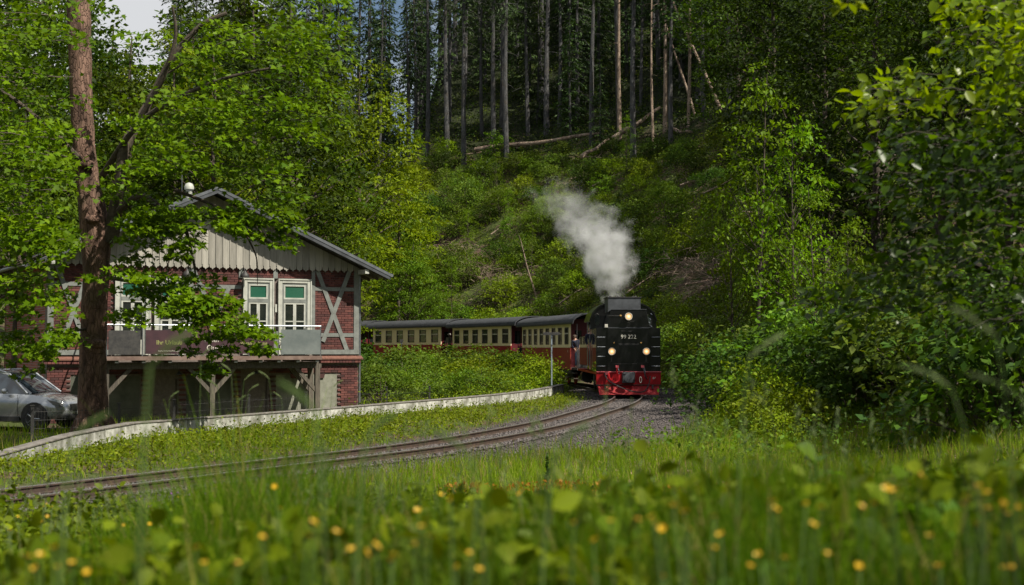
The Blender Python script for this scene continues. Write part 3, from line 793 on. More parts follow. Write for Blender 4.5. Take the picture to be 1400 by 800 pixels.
def text(s, size, loc, rot, mat, parent, name='lettering', ext=.003, shear=0.0, align='CENTER', xs=1.0):
    cu = bpy.data.curves.new(name, 'FONT'); cu.body = s; cu.size = size; cu.extrude = ext; cu.align_x = align; cu.align_y = 'CENTER'; cu.shear = shear
    cu.resolution_u = 3
    t = bpy.data.objects.new('tmp', cu); COL.objects.link(t)
    dg = bpy.context.evaluated_depsgraph_get()
    me = bpy.data.meshes.new_from_object(t.evaluated_get(dg)); me.name = name
    bpy.data.objects.remove(t)
    me.materials.clear(); me.materials.append(mat)
    o = link(name, me, parent); o.location = loc; o.rotation_euler = rot; o.scale = (xs, 1, 1); return o
RX = (PI / 2, 0, 0)
yb = -BD - .034
c0, c1, c2 = [(a + b) / 2 for a, b in bn]
text('Ihr Urlaub', .20, (c0, yb, DZ + .42), RX, M_yellowletter, RR)
text('www.ferienwohnung.de', .075, (c0, yb, DZ + .16), RX, M_letter, RR)
text('Ferien', .19, (c1 - .05, yb, DZ + .50), RX, M_letter, RR)
text('Quelle', .25, (c1 + .12, yb, DZ + .25), RX, M_letter, RR)
text('Ihre', .12, (c2 + .05, yb, DZ + .56), RX, M_yellowletter, RR)
text('Veranstaltung', .165, (c2, yb, DZ + .40), RX, M_yellowletter, RR)
text('www.quelle.de', .075, (c2 + .15, yb, DZ + .14), RX, M_letter, RR)
# balcony furniture (seen over the rail)
def chair(loc, rz, label):
    r = empty('balcony_chair', loc, rz, label, 'chair', 'folding chairs on the balcony')
    MB().box(-.22, .22, -.22, .22, .43, .455).build('seat', M_iron, r)
    b = MB(); b.box(-.22, .22, .20, .225, .62, .70).box(-.22, .22, .21, .235, .80, .90); b.build('backrest', M_iron, r)
    for sx in (-.21, .21):
        MB().tube([(sx, -.2, 0), (sx, .0, .42), (sx, .2, .44), (sx, .23, .92)], .014, 5).build('leg', M_iron, r)
        MB().tube([(sx, .24, 0), (sx, -.16, .44)], .014, 5).build('leg', M_iron, r)
    return r
for px, rz, lb in ((374, .2, 'dark folding chair on the balcony between the two French windows'), (232, -.4, 'dark folding chair on the balcony behind the plum banner at left')):
    u_ = hu(px, 455, .8)[0]; p = HA + HU * u_ + HN * .8; chair((p.x, p.y, DZ - .025), hr + rz, lb)
# iron bracket lights under the deck
for px in (245, 350):
    u_ = hu(px, 505, .7)[0]; m = MB(); m.lathe([(.01, .12), (.03, .1), (.12, .02), (.12, 0), (.02, 0)], (u_, -.7, DZ - .62), 12); m.tube([(u_, -.7, DZ - .5), (u_, -.7, DZ - .2)], .01, 5); m.build('ceiling_lamp', M_greymetal, house, smooth=True)

# ------------------------------------------------------------------ wire mesh fence between house and wall
def mesh_fence(pts, h, label):
    pts = [Vector((p[0], p[1], tz1(p[0], p[1]))) for p in pts]; p0 = pts[0]
    r = empty('wire_fence', p0, 0, label, 'fence', 'wire mesh fences by the house')
    for i, p in enumerate(pts):
        q = p - p0; MB().box(q.x - .03, q.x + .03, q.y - .03, q.y + .03, q.z - .2, q.z + h + .05).box(q.x - .045, q.x + .045, q.y - .045, q.y + .045, q.z + h + .05, q.z + h + .075).build('fence_post', M_iron, r)
    for a, b in zip(pts[:-1], pts[1:]):
        a_, b_ = a - p0, b - p0; m = MB(); L = (b_ - a_).length; n = int(L / .07)
        for i in range(1, n):
            c = a_.lerp(b_, i / n); m.tube([(c.x, c.y, c.z + .06), (c.x, c.y, c.z + h)], .004, 3, False)
        for z in np.arange(.06, h + .01, .2): m.tube([(a_.x, a_.y, a_.z + z), (b_.x, b_.y, b_.z + z)], .006, 4, False)
        m.build('wire_panel', M_iron, r)
mesh_fence([(-11.4, 33.9), (-9.7, 35.2), (-9.15, 38.6), (-7.75, 42.0), (-6.35, 43.9)], .95, 'dark wire mesh fence with steel posts before the arched doors')
mesh_fence([(-6.0, 52.2), (-4.7, 53.4), (-3.2, 55.4)], .85, 'short dark wire mesh fence at the right corner of the house')

# ------------------------------------------------------------------ people
def skin(name, chains, mat, parent, sub=1):
    """chains: lists of (point, radius) sharing joints by position; one continuous skinned surface."""
    vs, rs, es, ix = [], [], [], {}
    for ch in chains:
        prev = None
        for p, r in ch:
            key = tuple(round(c, 4) for c in p)
            if key not in ix: ix[key] = len(vs); vs.append(p); rs.append(r)
            i = ix[key]
            if prev is not None and prev != i and (prev, i) not in es and (i, prev) not in es: es.append((prev, i))
            prev = i
    me = bpy.data.meshes.new(name); me.from_pydata(vs, es, []); me.materials.append(mat)
    o = link(name, me, parent)
    sk = o.modifiers.new('skin', 'SKIN'); sk.use_smooth_shade = True
    for i, r in enumerate(rs): me.skin_vertices[0].data[i].radius = (r, r) if not isinstance(r, tuple) else r
    me.skin_vertices[0].data[0].use_root = True
    sb = o.modifiers.new('sub', 'SUBSURF'); sb.levels = sub; sb.render_levels = sub
    return o
def person(loc, rz, label, shirt, legs, hair, lean=0.0, arm=(0.5, 0.2), h=1.74, bald=False, cap=None):
    """Standing figure facing local -y, feet at loc; lean tilts the trunk towards -x (out of a window)."""
    r = empty('person', loc, rz, label, 'person'); s = h / 1.74
    def T(x, y, z):
        if lean and z > .95:
            k = z - .95; x, z = x - math.sin(lean) * k, .95 + (z - .95) * math.cos(lean)
        return (x * s, y * s, z * s)
    pelvis, belly, chest, neck = T(0, 0, .95), T(0, .0, 1.12), T(0, 0, 1.33), T(0, .0, 1.50)
    def leg(x): return [(pelvis, .13 * s), (T(x, 0, .88), .095 * s), (T(x * 1.05, -.02, .50), .062 * s), (T(x * 1.1, .02, .12), .045 * s), (T(x * 1.2, .03, .05), .042 * s), (T(x * 1.25, -.13, .035), .036 * s)]
    def armc(x, bend, f=1.0):
        sh, el = T(x * .185, 0, 1.42), T(x * .25, .02, 1.14)
        wr_ = T(x * (.25 - .12 * bend), -.24 * bend - .02, 1.14 - .25 * (1 - bend))
        return sh, el, wr_
    body = [[(pelvis, .12 * s), (belly, .11 * s), (chest, .13 * s), (neck, .055 * s), (T(0, -.01, 1.56), .052 * s), (T(0, -.015, 1.63), (.078 * s, .092 * s)), (T(0, -.01, 1.70), .066 * s)], leg(.09), leg(-.09)]
    for sx, bend in ((1, arm[0]), (-1, arm[1])):
        sh, el, wr_ = armc(sx, bend)
        d = (Vector(wr_) - Vector(el)).normalized(); side = Vector((1, 0, 0)) * sx
        palm = tuple(Vector(wr_) + d * .045 * s); kn = tuple(Vector(wr_) + d * .085 * s)
        body.append([(chest, .13 * s), (sh, .056 * s), (el, .040 * s), (wr_, .028 * s), (palm, .034 * s)])
        for k_, ln in zip((-1.5, -.5, .5, 1.5), (.06, .075, .07, .055)):
            b0 = Vector(palm) + d * .04 * s + side * .011 * k_ * s
            body.append([(palm, .034 * s), (tuple(b0), .009), (tuple(b0 + d * ln * .5 * s), .0085), (tuple(b0 + (d * .8 + Vector((0, -.5, 0))) * ln * s), .007)])
        t0 = Vector(wr_) + d * .03 * s - side * .03
        body.append([(palm, .034 * s), (tuple(t0), .011), (tuple(t0 + (d * .7 - side * .5) * .05 * s), .008)])
    b = skin('body', body, M_skin, r)
    hd = Vector(T(0, -.015, 1.63))
    f = MB(); f.lathe([(.004, .0), (.014, .018), (.010, .05)], hd + Vector((0, -.088, -.03)), 6); f.build('nose', M_skin, r, smooth=True)
    e = MB()
    for sx in (-.03, .03): e.lathe([(.002, -.008), (.010, -.003), (.010, .003), (.002, .008)], hd + Vector((sx, -.083, .012)), 6, 'y')
    e.box(hd.x - .025, hd.x + .025, hd.y - .088, hd.y - .08, hd.z - .055, hd.z - .047); e.build('eyes_and_mouth', M_plastic, r)
    e = MB()
    for sx in (-.082, .082): e.lathe([(.004, -.012), (.026, -.006), (.026, .004), (.01, .01)], hd + Vector((sx, .01, -.005)), 7, 'x')
    e.build('ears', M_skin, r, smooth=True)
    # clothing shells grown round the same joints
    sh = [[(T(0, 0, .90), .135 * s), (belly, .125 * s), (chest, (.16 * s, .135 * s)), (T(0, 0, 1.465), .075 * s)]]
    for sx, bend in ((1, arm[0]), (-1, arm[1])):
        a_, b_, c_ = armc(sx, bend); sh.append([(chest, (.16 * s, .135 * s)), (a_, .070 * s), (b_, .052 * s), (tuple(Vector(b_).lerp(Vector(c_), .88)), .040 * s)])
    skin('jacket', sh, shirt, r)
    skin('trousers', [[(T(0, 0, 1.0), .132 * s), (T(0, 0, .93), .14 * s), (T(x, 0, .86), .108 * s), (T(x * 1.05, -.02, .50), .078 * s), (T(x * 1.1, .02, .11), .062 * s)] for x in (.09, -.09)], legs, r)
    if not bald:
        g = MB(); g.lathe([(.102, -.02), (.108, .03), (.095, .075), (.05, .105), (.01, .112)], hd + Vector((0, .016, .0)), 12); g.build('hair', hair, r, smooth=True)
    if cap is not None:
        g = MB(); g.lathe([(.104, .0), (.112, .03), (.12, .07), (.06, .085)], hd + Vector((0, .01, .03)), 12).box(hd.x - .08, hd.x + .08, hd.y - .17, hd.y - .07, hd.z + .035, hd.z + .047); g.build('cap', cap, r, smooth=True)
    return r
M_jean = surf('blue_denim', (.05, .09, .16), (.10, .16, .25), rough=.9, scale=10)
M_greyshirt = surf('olive_grey_cloth', (.12, .115, .09), (.19, .18, .15), rough=.95, scale=10)
M_navy = surf('navy_cloth', (.010, .013, .03), (.02, .025, .05), rough=.9, scale=10)
M_hair = surf('brown_hair', (.03, .018, .01), (.07, .045, .03), rough=.7, scale=30)
M_greyhair = surf('grey_hair', (.2, .19, .18), (.35, .33, .31), rough=.7, scale=30)

# ------------------------------------------------------------------ steam engine, seen bunker first
LE = L_of_y(57.0)
ex, ey, etx, ety = path_at(LE); bxx, byy, _, _ = path_at(LE + 10.5)
eng_rz = math.atan2(byy - ey, bxx - ex) - PI / 2
ENG = empty('steam_engine', (ex + .02, ey, 0), eng_rz, 'black steam tank engine with red buffer beam and three lit lamps running bunker first', 'steam engine')
def eb(x0, x1, y0, y1, z0, z1, name, mat, parent=ENG, bevel=0.0): return MB().box(x0, x1, y0, y1, z0, z1).build(name, mat, parent, bevel=bevel)
# local axes: x right, -y towards the camera, z from the rail
bunk = MB().prism([(-1.29, .98), (1.29, .98), (1.29, 2.72), (.98, 2.735), (.98, 2.74), (-.98, 2.74), (-.98, 2.735), (-1.29, 2.72)], .12, 2.1, 'y').build('coal_bunker', M_black, ENG, bevel=.02)
eb(-1.297, -1.291, .16, 2.08, 1.02, 2.70, 'bunker_side_plate', M_blackside)
eb(1.291, 1.297, .16, 2.08, 1.02, 2.70, 'bunker_side_plate', M_blackside)
eb(-.83, .83, .05, .119, 1.0, 2.72, 'bunker_front_plate', M_black, bevel=.012)
# raised upper bunker, tapering, with horizontal beads
MB().prism([(-.86, 2.745), (.88, 2.745), (.72, 3.46), (-.70, 3.46)], .14, 1.9, 'y').build('upper_bunker', M_black, ENG, bevel=.015)
for z, a, b, y in ((2.735, -.88, .90, .10), (3.465, -.72, .74, .12)): eb(a, b, y, y + .05, z, z + .022, 'beading', M_greymetal)
for z in (2.36, 1.97, 1.59, 1.20):
    for sx in (-1, 1): m = MB(); m.tube([(sx * 1.27, .09, z), (sx * 1.25, .02, z), (sx * .95, .02, z), (sx * .93, .09, z)], .013, 6); m.build('step_rung', M_steel, ENG)
eb(-.40, .40, .036, .049, 2.07, 2.10, 'beading', M_iron); eb(-.62, .62, .036, .049, 1.28, 1.30, 'beading', M_iron)
eb(-.34, .34, .038, .05, 1.32, 2.05, 'front_hatch', M_black, bevel=.006)
# coal extension sheets
MB().prism([(-.80, 3.36), (-.64, 3.48), (.52, 3.48), (.52, 3.97), (-.80, 3.97)], .30, 1.75, 'y').build('coal_extension', M_greymetal, ENG, bevel=.01)
eb(-.84, .56, .27, 1.78, 3.955, 3.985, 'extension_rim', M_iron)
coal = MB()
for i in range(90):
    x, y = random.uniform(-.72, .45), random.uniform(.4, 1.65); r_ = random.uniform(.05, .10); z = 3.93 + random.uniform(-.03, .03)
    coal.add([(x + r_, y, z), (x - r_, y + .02, z), (x, y + r_, z), (x, y - r_, z + .01), (x, y, z + r_), (x, y, z - r_)], [(0, 2, 4), (2, 1, 4), (1, 3, 4), (3, 0, 4), (2, 0, 5), (1, 2, 5), (3, 1, 5), (0, 3, 5)])
coal.build('coal', M_iron, ENG, kind='stuff')
# cab behind the bunker: side sheets, spectacle wall with two windows, arched roof
prof = [(-1.38, 2.70), (-1.37, 3.02), (-1.25, 3.36), (-1.0, 3.62), (-.6, 3.80), (0, 3.86), (.6, 3.80), (1.0, 3.62), (1.25, 3.36), (1.37, 3.02), (1.38, 2.70)]
def ringwall(y0, y1, name, mat):
    """The bunker-side cab wall, leaving an upright oval opening on either side."""
    holes_ = [(-1.08, 3.10, .125, .24), (1.08, 3.10, .125, .24)]
    import bmesh
    bm = bmesh.new(); n = 20
    outer = [bm.verts.new((x, y0, z)) for x, z in prof]
    for a, b in zip(outer, outer[1:] + outer[:1]): bm.edges.new((a, b))
    for cx, cz, rx, rz_ in holes_:
        r_ = [bm.verts.new((cx + rx * math.cos(2 * PI * k / n), y0, cz + rz_ * math.sin(2 * PI * k / n))) for k in range(n)]
        for a, b in zip(r_, r_[1:] + r_[:1]): bm.edges.new((a, b))
    bmesh.ops.triangle_fill(bm, edges=bm.edges[:], use_beauty=True)
    g = bmesh.ops.extrude_face_region(bm, geom=bm.faces[:]); bmesh.ops.translate(bm, vec=(0, y1 - y0, 0), verts=[v for v in g['geom'] if isinstance(v, bmesh.types.BMVert)])
    bmesh.ops.recalc_face_normals(bm, faces=bm.faces)
    me = bpy.data.meshes.new(name); bm.to_mesh(me); bm.free(); me.materials.append(mat); return link(name, me, ENG)
cw = ringwall(2.12, 2.16, 'cab_end_wall', M_black)
for cx in (-1.08, 1.08):
    n = 20; fr = MB()
    pts = [(cx + .118 * math.cos(2 * PI * k / n), 2.105, 3.10 + .243 * math.sin(2 * PI * k / n)) for k in range(n + 1)]
    fr.tube(pts, .013, 5, False); f_ = fr.build('cab_window', M_iron, ENG)
    MB().lathe([(.001, 0), (.11, 0), (.11, .004), (.001, .004)], (0, 0, 0), 20, 'y').build('pane', glass_mat('clear_cab_glass', (.04, .05, .05)), f_)
    p = f_.children[0]; p.location = (cx, 2.125, 3.10); p.scale = (1, 1, 2.15)
roof = MB(); rp = [(x * 1.035, z + .04) for x, z in prof[1:-1]]; rq = [(x * 1.01, z) for x, z in prof[1:-1]]
roof.prism(rp + rq[::-1], 2.02, 4.9, 'y').build('cab_roof', M_black, ENG)
for sx in (-1, 1):
    eb(min(sx * 1.29, sx * 1.26), max(sx * 1.29, sx * 1.26), 2.17, 2.75, 1.0, 2.98, 'cab_side', M_blackside)
    eb(min(sx * 1.29, sx * 1.26), max(sx * 1.29, sx * 1.26), 3.9, 4.85, 1.0, 3.05, 'cab_side', M_blackside)
    eb(min(sx * 1.285, sx * 1.255), max(sx * 1.285, sx * 1.255), 2.75, 3.9, 1.0, 2.15, 'cab_door', M_coachrust)
    m = MB(); m.tube([(sx * 1.34, 2.7, 1.1), (sx * 1.34, 2.7, 2.9)], .016, 6).tube([(sx * 1.34, 3.95, 1.1), (sx * 1.34, 3.95, 2.9)], .016, 6); m.build('handrail', M_steel, ENG)
eb(-1.2, 1.2, 4.86, 4.9, 1.0, 3.3, 'cab_front_wall', M_black)
eb(-1.25, 1.25, 2.16, 4.86, .98, 1.02, 'cab_floor', M_darkwood)
# side tanks, boiler, domes, chimney
for sx in (-1, 1): eb(min(sx * 1.29, sx * .62), max(sx * 1.29, sx * .62), 4.95, 9.3, 1.15, 2.45, 'side_tank', M_blackside, bevel=.03)
b_ = MB(); b_.lathe([(.01, 4.9), (.72, 4.9), (.72, 10.6), (.66, 10.75), (.3, 10.86), (.01, 10.88)], (0, 0, 2.25), 28, 'y'); b_.build('boiler', M_black, ENG, smooth=True)
for y, r_, h_, nm in ((6.1, .34, .55, 'sand_dome'), (7.7, .38, .6, 'steam_dome')):
    d = MB(); d.lathe([(r_, 0), (r_, h_ * .6), (r_ * .8, h_ * .9), (r_ * .3, h_), (.01, h_ * 1.01)], (0, y, 2.85), 18); d.build(nm, M_black, ENG, smooth=True)
d = MB(); d.lathe([(.30, 0), (.24, .12), (.22, .65), (.28, .72), (.28, .80), (.2, .80), (.18, .3)], (0, 9.9, 2.88), 18); d.build('chimney', M_black, ENG, smooth=True)
# frame, footplate, red beams
eb(-1.25, 1.25, .3, 10.9, .86, .95, 'footplate', M_red)
eb(-.42, .42, .35, 10.7, .35, .86, 'frame', M_red)
eb(-1.30, 1.30, .06, .30, .45, .975, 'buffer_beam', M_red, bevel=.02)
eb(-1.32, 1.32, .02, .10, .955, .985, 'beam_edge', M_pink, bevel=.006)
eb(-1.31, 1.31, .03, .09, .44, .462, 'beam_edge', M_iron)
MB().add([(-1.24, .08, .43), (1.24, .08, .43), (1.19, -.16, .06), (-1.19, -.16, .06), (-1.24, .12, .43), (1.24, .12, .43), (1.19, -.12, .06), (-1.19, -.12, .06)],
         [(0, 1, 2, 3), (7, 6, 5, 4), (0, 4, 5, 1), (1, 5, 6, 2), (2, 6, 7, 3), (3, 7, 4, 0)]).build('snow_plough', M_red, ENG, bevel=.008)
for sx in (-1, 1): eb(sx * .95 - .03, sx * .95 + .03, -.10, .5, .30, .44, 'plough_bracket', M_iron)
# coupler block with central buffer
cp = eb(-.27, .24, -.12, .08, .52, .95, 'coupler_block', M_greymetal, bevel=.03)
d = MB(); d.lathe([(.10, .05), (.10, -.16), (.19, -.19), (.19, -.23), (.12, -.24), (.01, -.24)], (-.02, -.10, .74), 18, 'y'); d.build('centre_buffer', M_greymetal, ENG, smooth=True)
m = MB(); m.tube([(-.25, -.14, .60), (-.24, -.17, .97), (.20, -.17, .97), (.22, -.14, .60)], .018, 6); m.build('coupler_bar', M_iron, ENG)
def hose(pts, r_, mat, name, n=6):
    P = catmull([pts[0]] + list(pts) + [pts[-1]], 8); m = MB(); m.tube([tuple(p) for p in P], r_, n); return m.build(name, mat, ENG, smooth=True)
hose([(-.98, .0, .92), (-.86, -.16, .66), (-.66, -.22, .52), (-.35, -.27, .36), (.05, -.29, .22), (.38, -.28, .17), (.62, -.22, .22), (.80, -.1, .50), (.86, 0, .80)], .024, M_iron, 'air_hose')
hose([(-.83, .0, .95), (-.78, -.12, .72), (-.62, -.2, .55), (-.45, -.2, .60), (-.40, -.18, .78), (-.42, -.08, .86)], .045, M_red, 'heating_hose')
hose([(-.48, .02, 1.20), (-.47, -.10, 1.17), (-.50, -.14, 1.0), (-.46, -.12, .86)], .03, M_red, 'brake_hose')
hose([(.56, .02, 1.20), (.55, -.10, 1.17), (.60, -.14, 1.0), (.66, -.12, .80), (.72, .02, .7)], .028, M_greymetal, 'brake_hose')
eb(-.53, -.42, -.15, -.03, 1.14, 1.23, 'hose_cap', M_pink); eb(.49, .61, -.15, -.03, 1.14, 1.23, 'hose_cap', M_pink)
eb(-.95, -.80, -.06, .03, .86, .99, 'hose_cap', M_pink)
m = MB()
n = 14; m.tube([(.46 + .045 * math.cos(2 * PI * k / n), -.14, .66 + .115 * math.sin(2 * PI * k / n)) for k in range(n + 1)], .014, 5, False); m.build('shackle', M_letter, ENG)
for x, z0, z1 in ((-.40, .55, .92), (.62, .8, 1.15), (-.43, .9, 1.12)): hose([(x, -.02, z1), (x + .03, -.1, (z0 + z1) / 2), (x + .01, -.03, z0)], .013, M_steel, 'chain_link', 5)
# lamps
lens_m, nt, b = new_mat('lit_lamp_lens')
tc = nt.nodes.new('ShaderNodeTexCoord'); ln_ = nt.nodes.new('ShaderNodeVectorMath'); ln_.operation = 'LENGTH'; nt.links.new(tc.outputs['Object'], ln_.inputs[0])
r_ = nt.nodes.new('ShaderNodeValToRGB'); cr = r_.color_ramp
cr.elements[0].position = .02; cr.elements[0].color = (1, .86, .55, 1); cr.elements[1].position = .12; cr.elements[1].color = (.22, .12, .05, 1)
e = cr.elements.new(.05); e.color = (.9, .45, .16, 1)
nt.links.new(ln_.outputs['Value'], r_.inputs['Fac']); nt.links.new(r_.outputs['Color'], b.inputs['Emission Color'])
b.inputs['Base Color'].default_value = (.30, .24, .18, 1); b.inputs['Emission Strength'].default_value = 1.2; b.inputs['Roughness'].default_value = .15
for x, z, br_ in ((0.0, 3.19, 1), (-.685, 1.79, 0), (.70, 1.79, 0)):
    y0 = .13 if br_ else .05
    l = MB(); l.lathe([(.11, 0), (.135, -.06), (.150, -.16), (.150, -.20), (.128, -.20), (.125, -.13), (.02, -.12)], (x, y0, z), 20, 'y'); lo = l.build('headlamp', M_letter, ENG, smooth=True)
    g = MB(); g.lathe([(.001, -.012), (.06, -.009), (.124, 0), (.124, .006), (.001, .006)], (0, 0, 0), 20, 'y'); go = g.build('lens', lens_m, lo, smooth=True); go.location = (x, y0 - .17, z)
    if not br_: eb(x - .018, x + .018, y0 - .03, y0, z - .42, z - .14, 'lamp_bracket', M_iron); l2 = MB(); l2.lathe([(.03, 0), (.035, -.03), (.02, -.04)], (x + (.10 if x < 0 else -.20), .05, z + .34), 10, 'y'); l2.build('marker_lamp', surf('amber_glass', (.35, .2, .05), (.4, .24, .07), rough=.2) if x < 0 else bpy.data.materials['amber_glass'], ENG)
l2 = MB(); l2.lathe([(.035, 0), (.04, -.04), (.02, -.05)], (-.31, .13, 3.22), 10, 'y'); l2.build('marker_lamp', bpy.data.materials['amber_glass'], ENG)
eb(-.95, -.83, .05, .12, 2.75, 2.88, 'marker_lamp', M_letter)
text('99 222', .225, (0, .045, 2.37), RX, M_letter, ENG, 'engine_number', xs=1.0)
text('BF', .12, (1.02, .055, .72), RX, M_letter, ENG, 'beam_lettering', shear=.2)
text('. .', .10, (0, .12, 2.97), RX, M_letter, ENG, 'beam_lettering')
# grab rails on the bunker front
for x0, x1, z, y in ((-.82, -.36, 3.22, .11), (-.24, .24, 3.0, .11), (.36, .8, 1.34, .02), (-.3, .3, 2.60, .03)): hose([(x0, y + .03, z), (x0 + .02, y, z), (x1 - .02, y, z), (x1, y + .03, z)], .007, M_iron, 'grab_rail', 5)
# whistle pipes and details near the right spectacle
for dx, dz in ((.06, .3), (.0, .1), (-.03, -.05), (.05, -.2)): hose([(1.08 + dx, 2.0, 3.05 + dz), (1.14 + dx, 1.95, 3.0 + dz)], .02, M_steel, 'pipe_fitting', 5)
# wheels, rods and running gear
def wheel(r_, mat=M_red, n=24, sp=10):
    t = MB(); t.lathe([(r_ * .88, .0), (r_, .0), (r_, .10), (r_ + .025, .115), (r_ + .025, .13), (r_ * .88, .13)], (0, 0, 0), n, 'x')
    return t, r_
tyre = MB().lathe([(.36, 0), (.42, 0), (.425, .10), (.45, .112), (.45, .13), (.36, .13), (.36, 0)], (0, 0, 0), 24, 'x').mesh('tyre', M_iron, True)
disc = MB().lathe([(.01, .02), (.08, .0), (.10, .03), (.34, .05), (.365, .03), (.365, .09), (.01, .11)], (0, 0, 0), 20, 'x').mesh('wheel_disc', M_red, True)
def add_wheel(x, y, z, parent, s=1.0, left=True):
    o = link('wheel', disc, parent); o.location = (x, y, z); o.scale = (s if left else -s, s, s); t = link('tyre', tyre, o); return o
for y in (1.7, 3.1, 4.2, 5.3, 6.4, 7.5, 9.1):
    s = .85 if y in (1.7, 9.1) else 1.0
    for sx in (-1, 1): add_wheel(sx * .62, y, .43 * s, ENG, s, sx < 0)
for sx in (-1, 1):
    eb(sx * .70 - .02, sx * .70 + .02, 3.0, 7.6, .30, .38, 'coupling_rod', M_steel); eb(sx * .78 - .02, sx * .78 + .02, 5.3, 9.0, .40, .47, 'connecting_rod', M_steel)
    c = MB(); c.lathe([(.01, 8.7), (.30, 8.7), (.30, 9.7), (.01, 9.72)], (sx * .95, 0, .62), 16, 'y'); c.build('cylinder', M_black, ENG, smooth=True)
    eb(min(sx * 1.15, sx * .85), max(sx * 1.15, sx * .85), 2.3, 2.6, .35, .42, 'cab_step', M_iron); eb(min(sx * 1.2, sx * 1.17), max(sx * 1.2, sx * 1.17), 2.3, 2.6, .35, .9, 'step_hanger', M_iron)
eb(-.9, .9, 10.9, 11.05, .5, .95, 'front_beam', M_red, bevel=.02)
EM = Matrix.Translation(ENG.location) @ Matrix.Rotation(eng_rz, 4, 'Z')
def engp(x, y, z): v = EM @ Vector((x, y, z)); return v
p = engp(-1.17, 3.2, 1.02)
person(p, eng_rz, 'bald driver in dark overalls leaning out of the engine cab', M_navy, M_navy, M_hair, lean=.16, arm=(.6, .3), h=1.82, bald=True)

# ------------------------------------------------------------------ coaches
CL = 10.6
def make_coach(nw, label, red):
    """Local x along the coach (near end at x=0, body runs to +x); -y side faces the camera... built symmetric."""
    r = empty('passenger_coach', (0, 0, 0), 0, label, 'railway coach', 'passenger coaches of the train')
    W2, FZ, SILL, EV = 1.2, .92, 1.92, 3.06
    for sy in (-1, 1):
        y0, y1 = sorted((sy * W2, sy * (W2 - .05)))
        MB().box(0, CL, y0, y1, FZ - .12, SILL).build('lower_side', red, r)
        # cream upper side built round the window openings
        pit = CL / nw; ww = pit * .56; zb, zt = SILL + .13, EV - .16
        m = MB(); m.box(.0, CL, y0, y1, SILL + .004, zb).box(.0, CL, y0, y1, zt, EV)
        xs = [0]
        for i in range(nw): c = pit * (i + .5); xs += [c - ww / 2, c + ww / 2]
        xs.append(CL)
        for i in range(0, len(xs), 2): m.box(xs[i], xs[i + 1], y0, y1, zb, zt)
        m.build('upper_side', M_cream, r)
        yo, yi = (y0 - .012, y0 + .02) if sy < 0 else (y1 - .02, y1 + .012)
        MB().box(-.01, CL + .01, yo, yo + .02 if sy < 0 else yi, SILL - .03, SILL).build('waist_strip', M_cream, r)
        for i in range(nw):
            c = pit * (i + .5); a, b = c - ww / 2, c + ww / 2; t = .04; zm = zb + (zt - zb) * .64
            w_ = MB(); w_.box(a, a + t, yo, yi, zb, zt).box(b - t, b, yo, yi, zb, zt).box(a + t, b - t, yo, yi, zb, zb + t).box(a + t, b - t, yo, yi, zt - t, zt)
            wo = w_.build('window', M_darkwood, r)
            MB().box(a + t, b - t, yo + .002, yi - .002, zm - .025, zm + .025).build('sash_bar', M_letter, wo)
            ym = sy * (W2 - .035)
            MB().box(a + t, b - t, ym - .003, ym + .003, zb + t, zm - .025).box(a + t, b - t, ym - .003, ym + .003, zm + .025, zt - t).build('pane', glass_train, wo)
        # solebar, footboard
        y2, y3 = sorted((sy * (W2 - .06), sy * (W2 - .16))); MB().box(.05, CL - .05, y2, y3, FZ - .32, FZ - .125).build('solebar', M_iron, r)
        MB().box(.6, CL - .6, sy * W2 - .12, sy * W2 + .02, .42, .46).build('footboard', M_oldwood, r)
    MB().box(.0, CL, -W2 + .05, W2 - .05, FZ - .10, FZ).build('floor', M_darkwood, r)
    for x in (0.0, CL - .05):
        e = MB(); e.box(x, x + .05, -W2 + .05, -.35, FZ, EV + .25).box(x, x + .05, .35, W2 - .05, FZ, EV + .25).box(x, x + .05, -.35, .35, 2.85, EV + .25); e.build('end_wall', M_coachshade, r)
        xd = x + .015; d = MB().box(xd, xd + .03, -.345, .345, FZ, 2.84).build('end_door', M_coachshade, r)
        MB().box(xd - .004, xd + .034, -.22, .22, 2.0, 2.65).build('pane', M_glassdark, d)
        for sy in (-1, 1): MB().box(x - .004, x + .054, sy * .78 - .17, sy * .78 + .17, 2.0, 2.75).build('end_window', M_glassdark, r)
    # open platforms
    for s_, x0 in ((-1, 0.0), (1, CL)):
        xa, xb = sorted((x0, x0 + s_ * .95))
        MB().box(xa, xb, -1.1, 1.1, FZ - .14, FZ - .03).build('platform', M_darkwood, r)
        xe = x0 + s_ * .93
        m = MB()
        for y in np.linspace(-1.08, 1.08, 8): m.tube([(xe, y, FZ - .03), (xe, y, FZ + .95)], .014, 5)
        m.tube([(xe, -1.08, FZ + .95), (xe, 1.08, FZ + .95)], .022, 6).tube([(xe, -1.08, FZ + .5), (xe, 1.08, FZ + .5)], .014, 5); m.build('platform_railing', M_iron, r)
        MB().box(xe - .02, xe + .01, -1.05, -.4, FZ, FZ + .9).box(xe - .02, xe + .01, .4, 1.05, FZ, FZ + .9).build('railing_sheet', M_iron, r)
        for sy in (-1, 1):
            m = MB(); m.tube([(xe, sy * 1.1, FZ), (xe, sy * 1.1, EV)], .025, 6); m.build('roof_post', M_iron, r)
            for k_, z in enumerate((.62, .36)): MB().box(x0 + s_ * .25 if s_ > 0 else x0 - .8, x0 + .8 if s_ > 0 else x0 - .25, sy * 1.12 - .11, sy * 1.12 + .11, z, z + .03).build('step', M_oldwood, r)
        d = MB(); d.lathe([(.06, 0), (.06, s_ * .3), (.16, s_ * .32), (.16, s_ * .36), (.02, s_ * .37)], (xe, 0, .75), 12, 'x'); d.build('buffer', M_iron, r)
    # arched roof
    pr = []
    for k_ in range(13): t = PI * k_ / 12; pr.append((1.34 * math.cos(t), EV + .05 + .52 * math.sin(t) ** .85))
